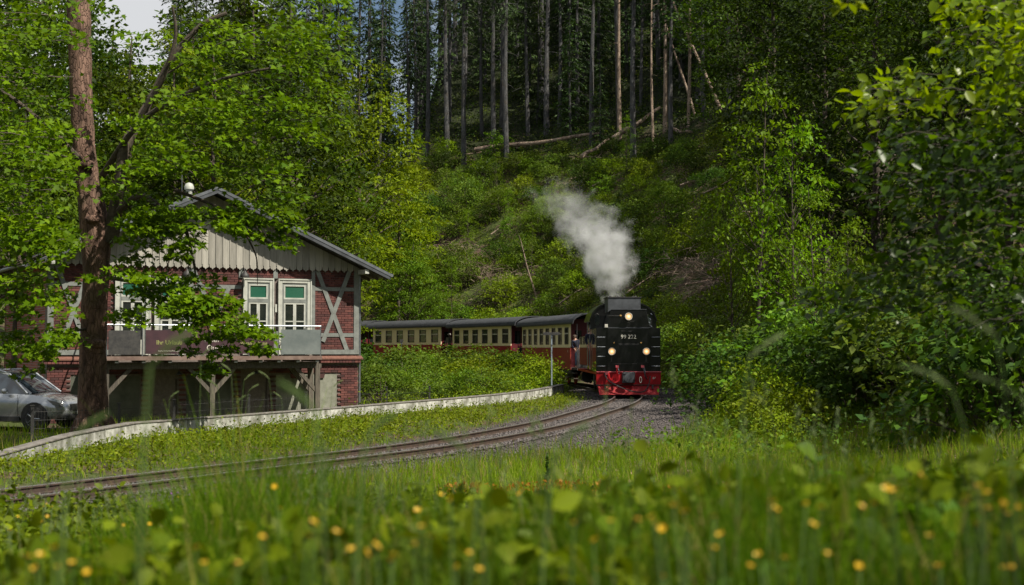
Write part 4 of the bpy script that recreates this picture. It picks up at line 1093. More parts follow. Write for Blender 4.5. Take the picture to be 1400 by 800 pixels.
    inner = [(y * .97, z - .05) for y, z in pr]
    MB().prism(pr + inner[::-1], -1.0, CL + 1.0, 'x').build('roof', M_coachroof, r, smooth=True)
    for sy in (-1, 1): MB().box(-1.0, CL + 1.0, sy * 1.335 - .015, sy * 1.335 + .015, EV - .01, EV + .06).build('roof_edge', M_iron, r)
    # seats faintly seen through the windows
    m = MB()
    for x in np.arange(.7, CL - .5, CL / nw / 1.0):
        for sy in (-1, 1): m.box(x - .05, x + .05, min(sy * .3, sy * 1.1), max(sy * .3, sy * 1.1), FZ, FZ + 1.1)
    m.build('seats', M_darkwood, r)
    # bogies
    for x in (1.9, CL - 1.9):
        bg_ = MB(); bg_.box(x - .95, x + .95, -.80, -.72, .38, .62).box(x - .95, x + .95, .72, .80, .38, .62).box(x - .12, x + .12, -.72, .72, .45, .68); bo = bg_.build('bogie', M_iron, r)
        for dx in (-.65, .65):
            for sy in (-1, 1):
                o = link('wheel', disc, bo); o.location = (x + dx, sy * .62, .36); o.rotation_euler = (0, 0, PI / 2 if sy < 0 else -PI / 2); o.scale = (.85,) * 3
    MB().box(3.6, 7.0, -.7, .7, .45, .75).build('underframe_box', M_iron, r)
    for x in (.35, CL - .45): text('2', .16, (x + .1, W2 + .004, 1.72), (PI / 2, 0, PI), M_letter, r, 'class_number')
    return r
glass_train = glass_mat('coach_window_glass', (.02, .022, .02), .06)
LB = L_of_y(70.9)
labels = ['cream and rusty red coach with eight windows right behind the engine', 'cream and burgundy coach with six windows, second behind the engine',
          'cream and burgundy coach half hidden by leaves, third behind the engine', 'dark red coach end just showing beside the corner of the brick house']
coaches = []
c8 = make_coach(8, labels[0], M_coachrust); c6 = make_coach(6, labels[1], M_coachred)
src = [c8, c6, None, None]
for i in range(4):
    La = LB + i * 12.9
    xa, ya, _, _ = path_at(La); xb, yb_, _, _ = path_at(La + CL)
    c = src[i] or copy_tree(c6)
    c['label'] = labels[i]
    c.location = (xa, ya, float(track_z((ya + yb_) / 2))); c.rotation_euler = (0, 0, math.atan2(yb_ - ya, xb - xa)); coaches.append(c)
def coach_pt(i, x, y, z): c = coaches[i]; return Matrix.Translation(c.location) @ Matrix.Rotation(c.rotation_euler.z, 4, 'Z') @ Vector((x, y, z))
# left side of the train faces -x: local +y of a coach heading away. passengers on the platforms
print('coach near end', coach_pt(0, 0, 1.2, 1), coach_pt(1, 0, 1.2, 1), coach_pt(2, 0, 1.2, 1))
hz = coaches[2].rotation_euler.z
person(coach_pt(2, -.45, .80, .89), -.5, 'passenger in grey top and blue jeans standing on the open coach platform', M_greyshirt, M_jean, M_greyhair, arm=(.8, .3), h=1.76)
person(coach_pt(2, -.72, .02, .89), .2, 'passenger in dark navy clothes standing on the same platform, right of the grey top', M_navy, M_navy, M_hair, arm=(.2, .2), h=1.78)
person(coach_pt(0, -.50, .92, .89), .1, 'passenger in dark clothes looking out from the platform behind the engine', M_navy, M_jean, M_hair, lean=.28, arm=(.6, .4), h=1.66)

# ------------------------------------------------------------------ sign posts by the line
def sign_post(px, ptop, D, base, label, wpl, mat, hpl=.09):
    p = at(px, ptop, D); g = tz1(p.x, D)
    r = empty('sign_post', (p.x, D, g), 0, label, 'sign post'); h = p.z - g
    m = MB(); m.tube([(0, 0, -.3), (0, 0, h)], .034, 10); m.build('post', mat, r, smooth=True)
    MB().box(-wpl / 2, wpl / 2, -.055, -.045 + .005, h - .04, h + hpl).build('sign_plate', M_iron, r, bevel=.004)
    MB().box(-.05, .05, -.065, .05, h - .14, h - .08).box(-.05, .05, -.065, .05, h - .5, h - .46).build('clamp', M_steel, r)
    return r
sign_post(754, 457, 64.5, 505, 'tall pale blue-grey post with a small crosswise plate before the coach behind the engine', .75, M_bluesash)
sign_post(549, 467, 86, 500, 'short dark grey post with small plate before the red coach at left', .22, M_greymetal, .12)

# ------------------------------------------------------------------ silver car at the left edge
def make_car():
    p = at(107, 575, 41.2); gz = tz1(p.x - 2, 41.5)
    r = empty('parked_car', (p.x - 4.55, 41.6, gz), math.radians(-14), 'silver off-road car parked at the left edge behind the big maple trunk', 'car')
    r.location = (p.x - 4.42, 42.3, gz)
    # front at x=4.6 ; stations: x, z bottom, z top (bonnet / belt), half width at belt, half width at sill
    st = [(0.0, .45, .95, .74, .70), (.08, .35, 1.02, .84, .80), (.5, .30, 1.06, .91, .88), (1.2, .28, 1.08, .94, .92), (2.2, .28, 1.07, .94, .92), (3.1, .28, 1.06, .94, .92), (3.55, .29, 1.04, .93, .91), (4.1, .32, .97, .90, .89), (4.42, .36, .90, .84, .84), (4.58, .42, .80, .74, .74), (4.63, .48, .70, .64, .66)]
    m = MB(); n = 10
    for x, zb, zt, hw, hs in st:
        sec = [(-hs * .9, zb), (-hs, zb + .08), (-hw - .015, (zb + zt) / 2), (-hw, zt - .14), (-hw + .07, zt - .02), (hw - .07, zt - .02 + 0), (hw, zt - .14), (hw + .015, (zb + zt) / 2), (hs, zb + .08), (hs * .9, zb)]
        sec.insert(5, (0, zt + .03))
        for y, z in sec: m.v.append((x, y, z))
    n = 11
    for a in range(len(st) - 1):
        for k_ in range(n): m.f.append((a * n + k_, a * n + (k_ + 1) % n, (a + 1) * n + (k_ + 1) % n, (a + 1) * n + k_))
    m.f.append(tuple(range(n))); m.f.append(tuple((len(st) - 1) * n + k_ for k_ in range(n)))
    bd = m.build('body', M_silver, r, smooth=True)
    # wheel arches cut by dark liners, cladding
    gh = MB(); gs = [(.10, 1.02, .80, .95, .80), (.55, 1.05, .86, 1.55, .66), (1.3, 1.06, .87, 1.66, .68), (2.3, 1.06, .87, 1.67, .68), (2.75, 1.05, .87, 1.60, .66), (3.5, 1.03, .86, 1.06, .80)]
    for x, zb, hb, zt, ht in gs:
        for y, z in [(-hb, zb), (-ht, zt - .03), (-ht + .08, zt), (0, zt + .02), (ht - .08, zt), (ht, zt - .03), (hb, zb)]: gh.v.append((x, y, z))
    for a in range(len(gs) - 1):
        for k_ in range(6): gh.f.append((a * 7 + k_, a * 7 + k_ + 1, (a + 1) * 7 + k_ + 1, (a + 1) * 7 + k_))
    gh.build('window_glass', glass_mat('car_glass', (.02, .03, .04), .03), r, smooth=True)
    ro = MB(); rs_ = [(.50, 1.555, .66), (1.3, 1.668, .68), (2.3, 1.678, .68), (2.72, 1.615, .66)]
    for x, z, h_ in rs_:
        for y, dz in [(-h_ - .01, -.035), (-h_ + .08, .004), (0, .026), (h_ - .08, .004), (h_ + .01, -.035)]: ro.v.append((x, y, z + dz))
    for a in range(3):
        for k_ in range(4): ro.f.append((a * 5 + k_, a * 5 + k_ + 1, (a + 1) * 5 + k_ + 1, (a + 1) * 5 + k_))
    ro.build('roof_panel', M_silver, r, smooth=True)
    for sy in (-1, 1):
        pl = MB()
        for (x0, z0, y0), (x1, z1, y1), w_ in (((3.45, 1.05, .865), (2.74, 1.60, .67), .035), ((2.05, 1.06, .88), (2.02, 1.66, .69), .035), ((1.1, 1.06, .88), (1.05, 1.64, .69), .03), ((.2, 1.03, .83), (.6, 1.56, .67), .06)):
            pl.tube([(x0, sy * y0, z0), (x1, sy * y1, z1)], w_, 5)
        pl.tube([(x, sy * .625, z) for x, z in ((.6, 1.62), (.9, 1.70), (2.3, 1.73), (2.6, 1.66))], .016, 5)
        pl.build('pillars_and_roof_rail', M_silver, r)
        for x in (.85, 3.72):
            a = MB(); a.lathe([(.01, 0), (.41, 0), (.41, sy * -.25), (.01, sy * -.25)], (x, sy * .965, .40), 22, 'y'); a.build('wheel_arch', M_plastic, r)
            t = MB(); t.lathe([(.22, 0), (.31, .0), (.345, -sy * .02), (.345, -sy * .2), (.2, -sy * .2)], (x, sy * .985, .345), 24, 'y'); to = t.build('wheel', M_rubber, r, smooth=True)
            q = MB(); q.lathe([(.01, .0), (.05, 0), (.05, -sy * .03), (.20, -sy * .03), (.235, 0), (.235, -sy * .05), (.01, -sy * .05)], (x, sy * .99, .345), 20, 'y')
            for k_ in range(5):
                a_ = 2 * PI * k_ / 5; q.tube([(x + .04 * math.cos(a_), sy * .992, .345 + .04 * math.sin(a_)), (x + .22 * math.cos(a_), sy * .992, .345 + .22 * math.sin(a_))], .022, 5)
            q.build('rim', M_steel, to)
        MB().box(1.3, 3.25, sy * .93 - .02, sy * .93 + .02, .27, .40).build('sill_cladding', M_plastic, r)
        for x in (1.12, 2.12, 3.2): MB().box(x - .004, x + .004, sy * .962 - .004, sy * .962 + .004, .42, 1.02).build('door_seam', M_plastic, r)
        for x in (1.35, 2.35): MB().box(x, x + .2, sy * .97 - .015, sy * .97 + .015, .86, .89).build('door_handle', M_silver, r, bevel=.008)
        mi = MB(); mi.lathe([(.02, -.09), (.08, -.06), (.085, .04), (.03, .08)], (2.85, sy * 1.05, 1.12), 10, 'y'); mi.build('mirror', M_silver, r, smooth=True)
        # two-tier lamps
        MB().prism([(4.10, .90), (4.50, .80), (4.57, .72), (4.30, .74)], sy * .80, sy * .925, 'y').build('headlight', glass_mat('headlight_glass', (.10, .12, .14), .05) if sy < 0 else bpy.data.materials['headlight_glass'], r)
        MB().prism([(4.34, .71), (4.60, .69), (4.60, .60), (4.42, .60)], sy * .76, sy * .90, 'y').build('headlight', bpy.data.materials['headlight_glass'], r)
    MB().box(4.52, 4.66, -.55, .55, .56, .76).build('grille', M_plastic, r, bevel=.02)
    MB().box(4.40, 4.66, -.72, .72, .34, .46).build('bumper', M_plastic, r, bevel=.03)
    MB().box(4.655, 4.67, -.26, .26, .46, .565).build('number_plate', M_white, r)
    return r
make_car()

# ------------------------------------------------------------------ leaves, crowns and trees
T_DIA = (np.array([(0, 0, 0), (.45, .30, .06), (1, 0, -.04), (.45, -.30, .06)]), np.array([(0, 1, 2, 3)]))
T_OVAL = (np.array([(0, 0, 0), (.22, .27, .07), (.58, .34, .09), (.85, .16, .0), (1.05, 0, -.10), (.85, -.16, .0), (.58, -.34, .09), (.22, -.27, .07)]),
          np.array([(0, 1, 2, 3), (0, 3, 4, 5), (0, 5, 6, 7)]))
_mp = [(0, 0), (.05, .30), (-.02, .46), (.30, .30), (.42, .55), (.52, .24), (1.0, 0), (.52, -.24), (.42, -.55), (.30, -.30), (-.02, -.46), (.05, -.30)]
T_MAPLE = (np.array([(x, y, .10 * abs(y) - .12 * max(0, x - .5)) for x, y in _mp]), np.array([(0, 1, 2, 3), (0, 3, 4, 5), (0, 5, 6, 7), (0, 7, 8, 9), (0, 9, 10, 11)]))
def unit(v): return v / np.maximum(np.linalg.norm(v, axis=-1, keepdims=True), 1e-9)
def leaf_arrays(P, A, N, S, tmpl):
    """P base points, A blade direction, N blade normal, S size."""
    tv, tf = tmpl; n, k = len(P), len(tv)
    A = unit(A); B = unit(np.cross(N, A)); N = np.cross(A, B)
    V = P[:, None] + S[:, None, None] * (tv[None, :, 0:1] * A[:, None] + tv[None, :, 1:2] * B[:, None] + tv[None, :, 2:3] * N[:, None])
    Fc = (tf[None] + k * np.arange(n)[:, None, None]).reshape(-1, 4)
    return V.reshape(-1, 3), Fc, len(tf)
G_MAPLE = ((.042, .10, .010), (.115, .185, .015))
G_BEECH = ((.045, .11, .014), (.11, .18, .022))
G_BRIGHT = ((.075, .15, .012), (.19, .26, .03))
G_BUSH = ((.04, .095, .015), (.12, .175, .03))
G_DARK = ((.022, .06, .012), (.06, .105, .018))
def spray_leaves(C, R, O, n_per, size, cols, flat=.13, droop=.35, jit=.5, vary=.25, updown=.15):
    """Layered sprays: C centres, R radii, O outward directions. Returns arrays for leaf_arrays and colours."""
    m = len(C); idx = np.repeat(np.arange(m), n_per); n = len(idx)
    r = np.sqrt(RNG.uniform(0, 1, n)) * R[idx]; a = RNG.uniform(0, 2 * PI, n)
    off = np.stack([r * np.cos(a), r * np.sin(a), RNG.normal(0, flat, n) * R[idx]], 1)
    o = O[idx]; dot = off[:, 0] * o[:, 0] + off[:, 1] * o[:, 1]
    off[:, 2] -= droop * dot * .6 + droop * r * r / np.maximum(R[idx], .01) * .5
    ti = RNG.normal(0, updown, (m, 2)); off[:, 2] += off[:, 0] * ti[idx, 0] + off[:, 1] * ti[idx, 1]
    P = C[idx] + off
    N = np.stack([RNG.normal(0, jit, n), RNG.normal(0, jit, n), np.ones(n)], 1) + o * .35
    A = np.stack([np.cos(a), np.sin(a), RNG.normal(-.25, .35, n)], 1) * .6 + RNG.normal(0, .6, (n, 3)) + o * .4
    S = size * RNG.uniform(.6, 1.25, n)
    t = np.clip(RNG.beta(2, 2, n) * .75 + RNG.uniform(0, .25, m)[idx], 0, 1)[:, None]
    c = np.array(cols[0]) * (1 - t) + np.array(cols[1]) * t
    c = c * (1 + vary * (RNG.uniform(-1, 1, m)[idx][:, None]))
    return P, A, N, S, c
def foliage_mesh(name, sets, mat, tmpl):
    Vs, Fs, Cs, b = [], [], [], 0
    for P, A, N, S, c in sets:
        V, Fc, q = leaf_arrays(P, A, N, S, tmpl); Vs.append(V); Fs.append(Fc + b); Cs.append(np.repeat(c, q, 0)); b += len(V)
    return npmesh(name, np.concatenate(Vs), np.concatenate(Fs), mat, np.concatenate(Cs))
def shell_points(m, rx, rz, zc, inner=.45, low=-1.0, lump=.18):
    u = RNG.normal(0, 1, (m * 3, 3)); u = unit(u); u = u[u[:, 2] > low][:m]
    rr = RNG.uniform(inner, 1, len(u)) ** .6 * (1 + lump * np.sin(u[:, 0] * 4 + u[:, 2] * 5 + rx) + RNG.normal(0, .06, len(u)))
    # narrower towards the top
    k = 1 - .25 * np.clip(u[:, 2], 0, 1)
    P = np.stack([u[:, 0] * rx * rr * k, u[:, 1] * rx * rr * k, zc + u[:, 2] * rz * rr], 1)
    O = u.copy(); O[:, 2] = 0; return P, unit(O)
def curve_pts(p, q, sag, n=5):
    p, q = Vector(p), Vector(q); out = []
    for i in range(n + 1):
        t = i / n; v = p.lerp(q, t); v.z += sag * math.sin(PI * t); out.append(v + Vector((random.gauss(0, 1), random.gauss(0, 1), random.gauss(0, 1))) * (.03 * (q - p).length * math.sin(PI * t)))
    return out
def trunk_mesh(h, r, lean, centres, zlow, n_limb, mat, name='trunk', sides=9, fork=0):
    m = MB(); pts = [(lean[0] * max(0, z / h) ** 1.3 + .04 * h * .1 * math.sin(z * .9), lean[1] * max(0, z / h) ** 1.3, z) for z in np.linspace(-.5, h, 9)]
    pts[0] = (0, 0, -.5)
    rads = [r * (1.35 if i == 0 else 1.0) * (1 - .85 * i / 8) for i in range(9)]
    m.tube(pts, rads, sides)
    idx = RNG.permutation(len(centres))[:n_limb]
    for i in idx:
        c = centres[i]; zr = max(zlow, c[2] - np.hypot(c[0], c[1]) * RNG.uniform(.5, 1.1)); zr = min(zr, h * .92)
        t = zr / h; b = (lean[0] * t ** 1.3, lean[1] * t ** 1.3, zr); rr = max(.015, r * (1 - .85 * t) * .42)
        cp_ = curve_pts(b, c, .08 * np.linalg.norm(c - np.array(b)), 4)
        m.tube(cp_, [rr * (1 - .8 * k_ / 4) for k_ in range(5)], 5, False)
    return m.mesh(name, mat, True)
def decid(h, rx, zc, rz, r, cols, size, n_spray, n_per, R=(.5, 1.2), lean=(0, 0), tmpl=T_DIA, mat=None, bark=None, n_limb=40, low=-.9, inner=.45, droop=.35, flat=.13):
    """Mesh pair (trunk, crown) of a broad-leaved tree."""
    P, O = shell_points(n_spray, rx, rz, zc, inner, low)
    P[:, 0] += lean[0] * (P[:, 2] / h); P[:, 1] += lean[1] * (P[:, 2] / h)
    Rr = RNG.uniform(*R, len(P))
    cm = foliage_mesh('crown', [spray_leaves(P, Rr, O, n_per, size, cols, droop=droop, flat=flat)], mat or M_leaf, tmpl)
    return trunk_mesh(h, r, lean, P, max(.5, zc - rz), n_limb, bark or M_branch), cm
def tree(name, meshes, loc, rz, s, label, cat, group=None, szz=1.0):
    r = empty(name, loc, rz, label, cat, group); r.scale = (s, s, s * szz)
    link('trunk', meshes[0], r); link('crown', meshes[1], r); return r

# -------- conifers: tall bare stems with a ragged needle crown
def conifer(h, z0, r, wid, n_whorl, dense, cols, bark, dead=14, leanx=0.0):
    m = MB(); P_, A_, N_, S_, C_ = [], [], [], [], []
    pts = [(leanx * (z / h), 0.12 * math.sin(z * .21), z) for z in np.linspace(-1, h, 10)]
    m.tube(pts, [max(.02, r * (1.15 - 1.1 * i / 9.5)) for i in range(10)], 8)
    for i in range(dead):
        z = random.uniform(z0 * .25, z0 * 1.05); a = random.uniform(0, 6.28); L = random.uniform(.4, 1.7)
        x0 = leanx * z / h
        m.tube([(x0, 0, z), (x0 + L * .5 * math.cos(a), L * .5 * math.sin(a), z - .05 * L), (x0 + L * math.cos(a), L * math.sin(a), z - .30 * L)], [.025, .016, .006], 3, False)
    for k_ in range(n_whorl):
        t = k_ / max(1, n_whorl - 1); z = z0 + (h - z0 - .3) * t
        L0_ = wid * (1 - t) ** .75 * (.55 + .45 * min(1, t * 5)) + .25
        for b in range(random.randint(3, 5)):
            if random.random() > dense: continue
            a = random.uniform(0, 6.28); L = L0_ * random.uniform(.6, 1.15); z_ = z + random.uniform(-.25, .25); d = np.array([math.cos(a), math.sin(a), 0])
            s_ = np.array([-math.sin(a), math.cos(a), 0]); sag = random.uniform(.25, .55)
            if L > .8: m.tube([(leanx * z_ / h, 0, z_), tuple(np.array([leanx * z_ / h, 0, z_]) + d * L * .55 + np.array([0, 0, -.1 * L])), tuple(np.array([leanx * z_ / h, 0, z_]) + d * L + np.array([0, 0, -sag * L]))], [.03, .018, .006], 3, False)
            n = max(4, int(L * 11))
            u = RNG.uniform(.12, 1, n); w_ = RNG.uniform(-1, 1, n) * .34 * L * (1.1 - u)
            pos = np.array([leanx * z_ / h, 0, z_]) + d * (u * L)[:, None] + s_ * w_[:, None]; pos[:, 2] += -sag * L * u ** 1.6 + RNG.normal(0, .05, n) - .05
            P_.append(pos); A_.append(d * .7 + s_ * np.sign(w_)[:, None] * .6 + np.array([0, 0, -.45]) + RNG.normal(0, .25, (n, 3)))
            N_.append(np.array([0, 0, 1.0]) + RNG.normal(0, .45, (n, 3))); S_.append(RNG.uniform(.28, .62, n))
            tt = RNG.uniform(0, 1, n)[:, None]; C_.append(np.array(cols[0]) * (1 - tt) + np.array(cols[1]) * tt)
    cm = foliage_mesh('crown', [tuple(np.concatenate(q) for q in (P_, A_, N_, S_, C_))], M_needle, (np.array([(0, 0, 0), (.4, .17, 0), (1, 0, -.1), (.4, -.17, 0)]), np.array([(0, 1, 2, 3)])))
    return m.mesh('trunk', bark, True), cm
random.seed(41)
G_SPR = ((.018, .040, .014), (.045, .080, .024))
CON = [conifer(28, 12, .24, 2.3, 26, .9, G_SPR, M_conbark), conifer(31, 15, .27, 2.5, 24, .85, G_SPR, M_conbark, leanx=.7), conifer(26, 10, .21, 2.1, 26, .9, G_SPR, M_conbark, leanx=-.5),
       conifer(22, 2.0, .24, 2.9, 34, .95, G_SPR, M_conbark, dead=4), conifer(14, .6, .16, 2.3, 26, .98, ((.025, .055, .016), (.06, .105, .028)), M_conbark, dead=0)]
BARE = [conifer(26, 20, .20, .9, 6, .5, G_SPR, M_barepole, dead=10), conifer(24, 21, .15, .5, 3, .4, G_SPR, M_barepole, dead=8, leanx=.4)]
# -------- broad-leaved variants
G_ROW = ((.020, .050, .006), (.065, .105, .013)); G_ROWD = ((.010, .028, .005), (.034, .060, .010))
DEC = [decid(19, 4.6, 11.5, 7.6, .26, G_BRIGHT, .30, 230, 42, (.6, 1.3)), decid(22, 5.2, 13, 8.6, .30, G_ROW, .30, 260, 42, (.6, 1.4)), decid(16, 4.2, 9.5, 6.6, .22, G_BEECH, .27, 210, 42, (.6, 1.2), lean=(1.2, 0)),
       decid(20, 4.8, 11, 8.4, .28, G_ROWD, .30, 250, 40, (.6, 1.3))]
G_SAP = ((.045, .11, .010), (.13, .21, .018))
SAP = [decid(7.5, 1.9, 4.8, 2.7, .07, G_SAP, .17, 52, 36, (.35, .75), n_limb=30), decid(9.5, 2.2, 6.2, 3.3, .09, G_SAP, .18, 62, 36, (.4, .85), lean=(-.8, 0), n_limb=34)]
def bush(w_, h, cols, n, per, size, R=(.25, .6), tmpl=T_DIA):
    P, O = shell_points(n, w_, h * .55, h * .5, .35, -.75, .22); P[:, 2] = np.maximum(P[:, 2], .05)
    cm = foliage_mesh('foliage', [spray_leaves(P, RNG.uniform(*R, len(P)), O, per, size, cols, flat=.2, jit=.6, updown=.3)], M_leaf, tmpl)
    m = MB()
    for i in RNG.permutation(len(P))[:16]:
        c = P[i]; m.tube(curve_pts((random.gauss(0, .08), random.gauss(0, .08), -.3), c, .1, 3), [.03, .022, .014, .006], 4, False)
    return m.mesh('stems', M_branch, True), cm
BUSH = [bush(1.5, 2.0, G_BRIGHT, 80, 26, .16), bush(1.9, 2.6, G_BUSH, 100, 26, .17), bush(1.2, 1.5, G_BUSH, 60, 24, .14), bush(1.7, 2.2, G_DARK, 90, 26, .16), bush(1.3, 2.4, G_BEECH, 70, 26, .15)]
def shrub(name, v, loc, rz, s, label, group=None, cat='bush', sz=1.0):
    r = empty(name, loc, rz, label, cat, group); r.scale = (s, s, s * sz)
    link('stems', BUSH[v][0], r); link('foliage', BUSH[v][1], r); return r
def gp(x, y, dz=0): return (x, y, tz1(x, y) + dz)
def on_hill(px, py, D0=62, D1=230):
    """First terrain point along the view ray of a pixel."""
    D = np.arange(D0, D1, .5); d = at(px, py, 1.0) - Vector((0, 0, CAMZ))
    x, z = d.x * D, CAMZ + d.z * D; h = terrain(x, D); i = np.argmax(h > z)
    return (float(x[i]), float(D[i]), float(h[i])) if h[i] > z[i] else None

# ---- named stems that the photo singles out at the foot of the wood
STEMS = [(584, 215, .12, 0, 'grey', 'slim grey spruce stem, leftmost at the edge of the dark wood'), (612, 212, .12, 1, 'grey', 'thin grey spruce stem, second from the left at the wood edge'),
 (634, 226, .2, 0, 'grey', 'pale grey spruce stem standing before the left end of the long fallen log'), (659, 190, .16, 2, 'grey', 'slim spruce stem deeper in the wood behind the shrubs left of the log'),
 (693, 224, .22, 1, 'grey', 'stout pale spruce stem crossing the long fallen log'), (722, 188, .18, 2, 'grey', 'leaning grey spruce stem right of the stout one by the log'),
 (765, 172, .14, 0, 'grey', 'dim grey spruce stem among the dark branches in the middle of the wood'), (809, 198, .2, 1, 'grey', 'bluish grey spruce stem at the right end of the long fallen log'),
 (847, 190, .18, 0, 'bare', 'pinkish barkless dead stem left of the widest grey trunk'), (866, 220, .3, 1, 'grey', 'widest blue-grey spruce trunk in the clearing above the engine'),
 (893, 201, .1, 1, 'bare', 'thin pale dead pole just right of the widest grey trunk'), (909, 181, .22, 0, 'bare', 'tall pinkish dead trunk with patchy bark on the clearing'),
 (917, 205, .28, 2, 'grey', 'dark grey spruce trunk touching the patchy pinkish one'), (941, 175, .09, 1, 'bare', 'thin light pole standing right of the dark grey trunk'),
 (962, 160, .13, 2, 'grey', 'slim dark stem leaning left at the right part of the clearing'), (998, 178, .22, 1, 'grey', 'dark spruce stem farthest right before the leafy sapling'),
 (550, 205, .16, 2, 'grey', 'dark slim spruce stem right above the bright green tree'), (675, 205, .1, 0, 'grey', 'thin dark stem between the two pale ones at the log')]
ref = {0: .24, 1: .27, 2: .21}
for px, py, rad, v, kd, lb in STEMS:
    g = on_hill(px, py)
    if not g: continue
    ms = CON[v] if kd == 'grey' else BARE[v]
    s = .92 + .16 * random.random(); k_ = (rad * 1.0) / (ref[v] if kd == 'grey' else (.20, .15)[v])
    r = tree('spruce_tree' if kd == 'grey' else 'dead_spruce_tree', ms, (g[0], g[1], g[2] - .1), random.uniform(0, 6.28), s, lb, 'tree', 'spruce stems at the edge of the wood')
    r.children[0].scale = (k_ * .85, k_ * .85, 1)
# ---- the wood behind them
n_ok = 0; spots = []
tries = 0
while n_ok < 290 and tries < 12000:
    tries += 1
    a = random.uniform(-.24, .34); D = random.uniform(105, 205); x = a * D
    s_, _ = sdist([x], [D]); s_ = s_[0]
    lim = 33 if a > -.12 else 26
    if s_ < lim or s_ > 112: continue
    # keep a strip free in front of the named stems
    if s_ < 40 and -.07 < a < .17 and random.random() < .8: continue
    if any((x - q[0]) ** 2 + (D - q[1]) ** 2 < 7 for q in spots): continue
    spots.append((x, D)); n_ok += 1
    v = random.choice([0, 1, 2, 3, 3, 3, 4, 4]) if s_ > 44 else random.choice([0, 1, 2, 2, 3])
    side = 'far left of the wood' if a < -.08 else ('left part of the wood' if a < 0 else ('middle of the wood' if a < .08 else ('wood above the clearing' if a < .16 else 'right part of the wood')))
    side = ('front row of the ' if s_ < 46 else ('middle rows of the ' if s_ < 70 else 'back rows of the ')) + side.replace('far left of the wood', "wood's far left").replace('left part of the wood', "wood's left part").replace('middle of the wood', "wood's middle").replace('right part of the wood', "wood's right part")
    kindn = 'bare-stemmed thin spruce' if v < 3 else 'dark low-branched spruce'
    tree('spruce_tree', CON[v], gp(x, D, -.2), random.uniform(0, 6.28), random.uniform(.85, 1.2), f'{kindn} in the {side}', 'tree', f'{"bare-stemmed" if v < 3 else "low-branched"} spruces in the {side}')
for px, py, s_, lb in ((735, 150, .9, 'dark bushy spruce with green drooping boughs in the middle of the wood'), (780, 165, .75, 'smaller bushy spruce between grey stems right of the drooping one'), (820, 180, .5, 'young spruce beside the end of the long fallen log')):
    g = on_hill(px, py + 20)
    if g: tree('spruce_tree', CON[4], (g[0], g[1], g[2] - .2), random.uniform(0, 6), s_ * 1.25, lb, 'tree')
# ---- fallen and leaning trunks
def log(p, q, r0, r1, label, name='fallen_log'):
    p, q = Vector(p), Vector(q); rr = empty(name, p, 0, label, 'fallen tree' if name == 'fallen_log' else 'tree'); m = MB()
    d = q - p; n = 8; pts = [d * (i / n) + Vector((0, 0, .10 * math.sin(i * 1.1))) for i in range(n + 1)]
    m.tube(pts, [r0 + (r1 - r0) * i / n for i in range(n + 1)], 8); m.build('trunk', M_barepole, rr, smooth=True)
    m = MB()
    for i in range(9):
        t = random.uniform(.35, 1); b = d * t; a = Vector((random.gauss(0, 1), random.gauss(0, 1), random.uniform(-.2, 1))).normalized(); L = random.uniform(.3, 1.2)
        m.tube([b, b + a * L * .5, b + a * L + Vector((0, 0, -.1))], [.03, .02, .008], 4, False)
    m.build('branch_stubs', M_branch, rr); return rr
def hp(px, py, up=.35): g = on_hill(px, py); return (g[0], g[1], g[2] + up)
log(hp(650, 226, 1.4), hp(820, 197, .9), .26, .14, 'long pale fallen log lying across the foot of the wood')
log(hp(795, 232, 1.1), hp(832, 206, .9), .20, .10, 'short fallen log sloping up right below the long one')
log(hp(838, 203, .9), hp(903, 165, 1.2), .24, .14, 'pale fallen log leaning uphill behind the widest grey trunk')
log(hp(915, 183, .4), hp(945, 190, .4), .18, .12, 'short grey log lying right of the patchy pinkish trunk')
log(hp(705, 208, .6), hp(726, 206, .6), .26, .2, 'short grey broken log above the long fallen one')
g = hp(985, 152, 0); log(g, (g[0] - 5.6, g[1] + 2, g[2] + 14), .17, .07, 'pinkish dead trunk leaning steeply left at the right of the clearing', 'leaning_dead_tree')
g = hp(950, 158, 0); log(g, (g[0] - 3.6, g[1] + 1, g[2] + 12), .13, .05, 'thin dead stem leaning left behind the dark grey trunk', 'leaning_dead_tree')
g = hp(735, 418, 0); log(g, (g[0] - 1.4, g[1] + .5, g[2] + 5.2), .07, .02, 'thin pale dead stem leaning left on the slope above the coaches', 'leaning_dead_tree')

# ---- bushes over the cleared slope
def region(px, py):
    v = 'upper' if py < 290 else ('middle' if py < 360 else 'lower')
    h_ = 'left of the steam' if px < 740 else ('behind the steam' if px < 880 else 'right of the steam')
    return f'{v} slope {h_}'
cnt = 0
KN = ['bright green rounded bush', 'large mid-green bush', 'small mid-green bush', 'dark green bush', 'upright green bush']
pts_ = []
for _ in range(4000):
    if cnt >= 190: break
    px, py = random.uniform(500, 1110), random.uniform(212, 462)
    if px > 900: py = random.uniform(195, 520)
    if px < 560 and py < 300: continue
    # bare earth and brush patches stay open
    if ((px - 625) / 42) ** 2 + ((py - 346) / 16) ** 2 < 1 or ((px - 955) / 42) ** 2 + ((py - 385) / 30) ** 2 < 1 or ((px - 685) / 40) ** 2 + ((py - 385) / 14) ** 2 < 1: continue
    g = on_hill(px, py)
    if g is None: continue
    sdv = sdist([g[0]], [g[1]])[0][0]
    if sdv < 5.2: continue
    if any((g[0] - q[0]) ** 2 + (g[1] - q[1]) ** 2 < 2.6 for q in pts_): continue
    pts_.append(g); v = random.choice([0, 0, 1, 1, 2, 2, 3, 4, 4]); cnt += 1
    s = random.uniform(.65, 1.25) * (.85 if py > 380 else 1)
    rg = region(px, py)
    shrub('bush', v, (g[0], g[1], g[2] - .15), random.uniform(0, 6.28), s, f'{KN[v]} on the {rg}', f'{KN[v]}es on the {rg}', sz=random.uniform(.75, 1.15))
k_ = 0
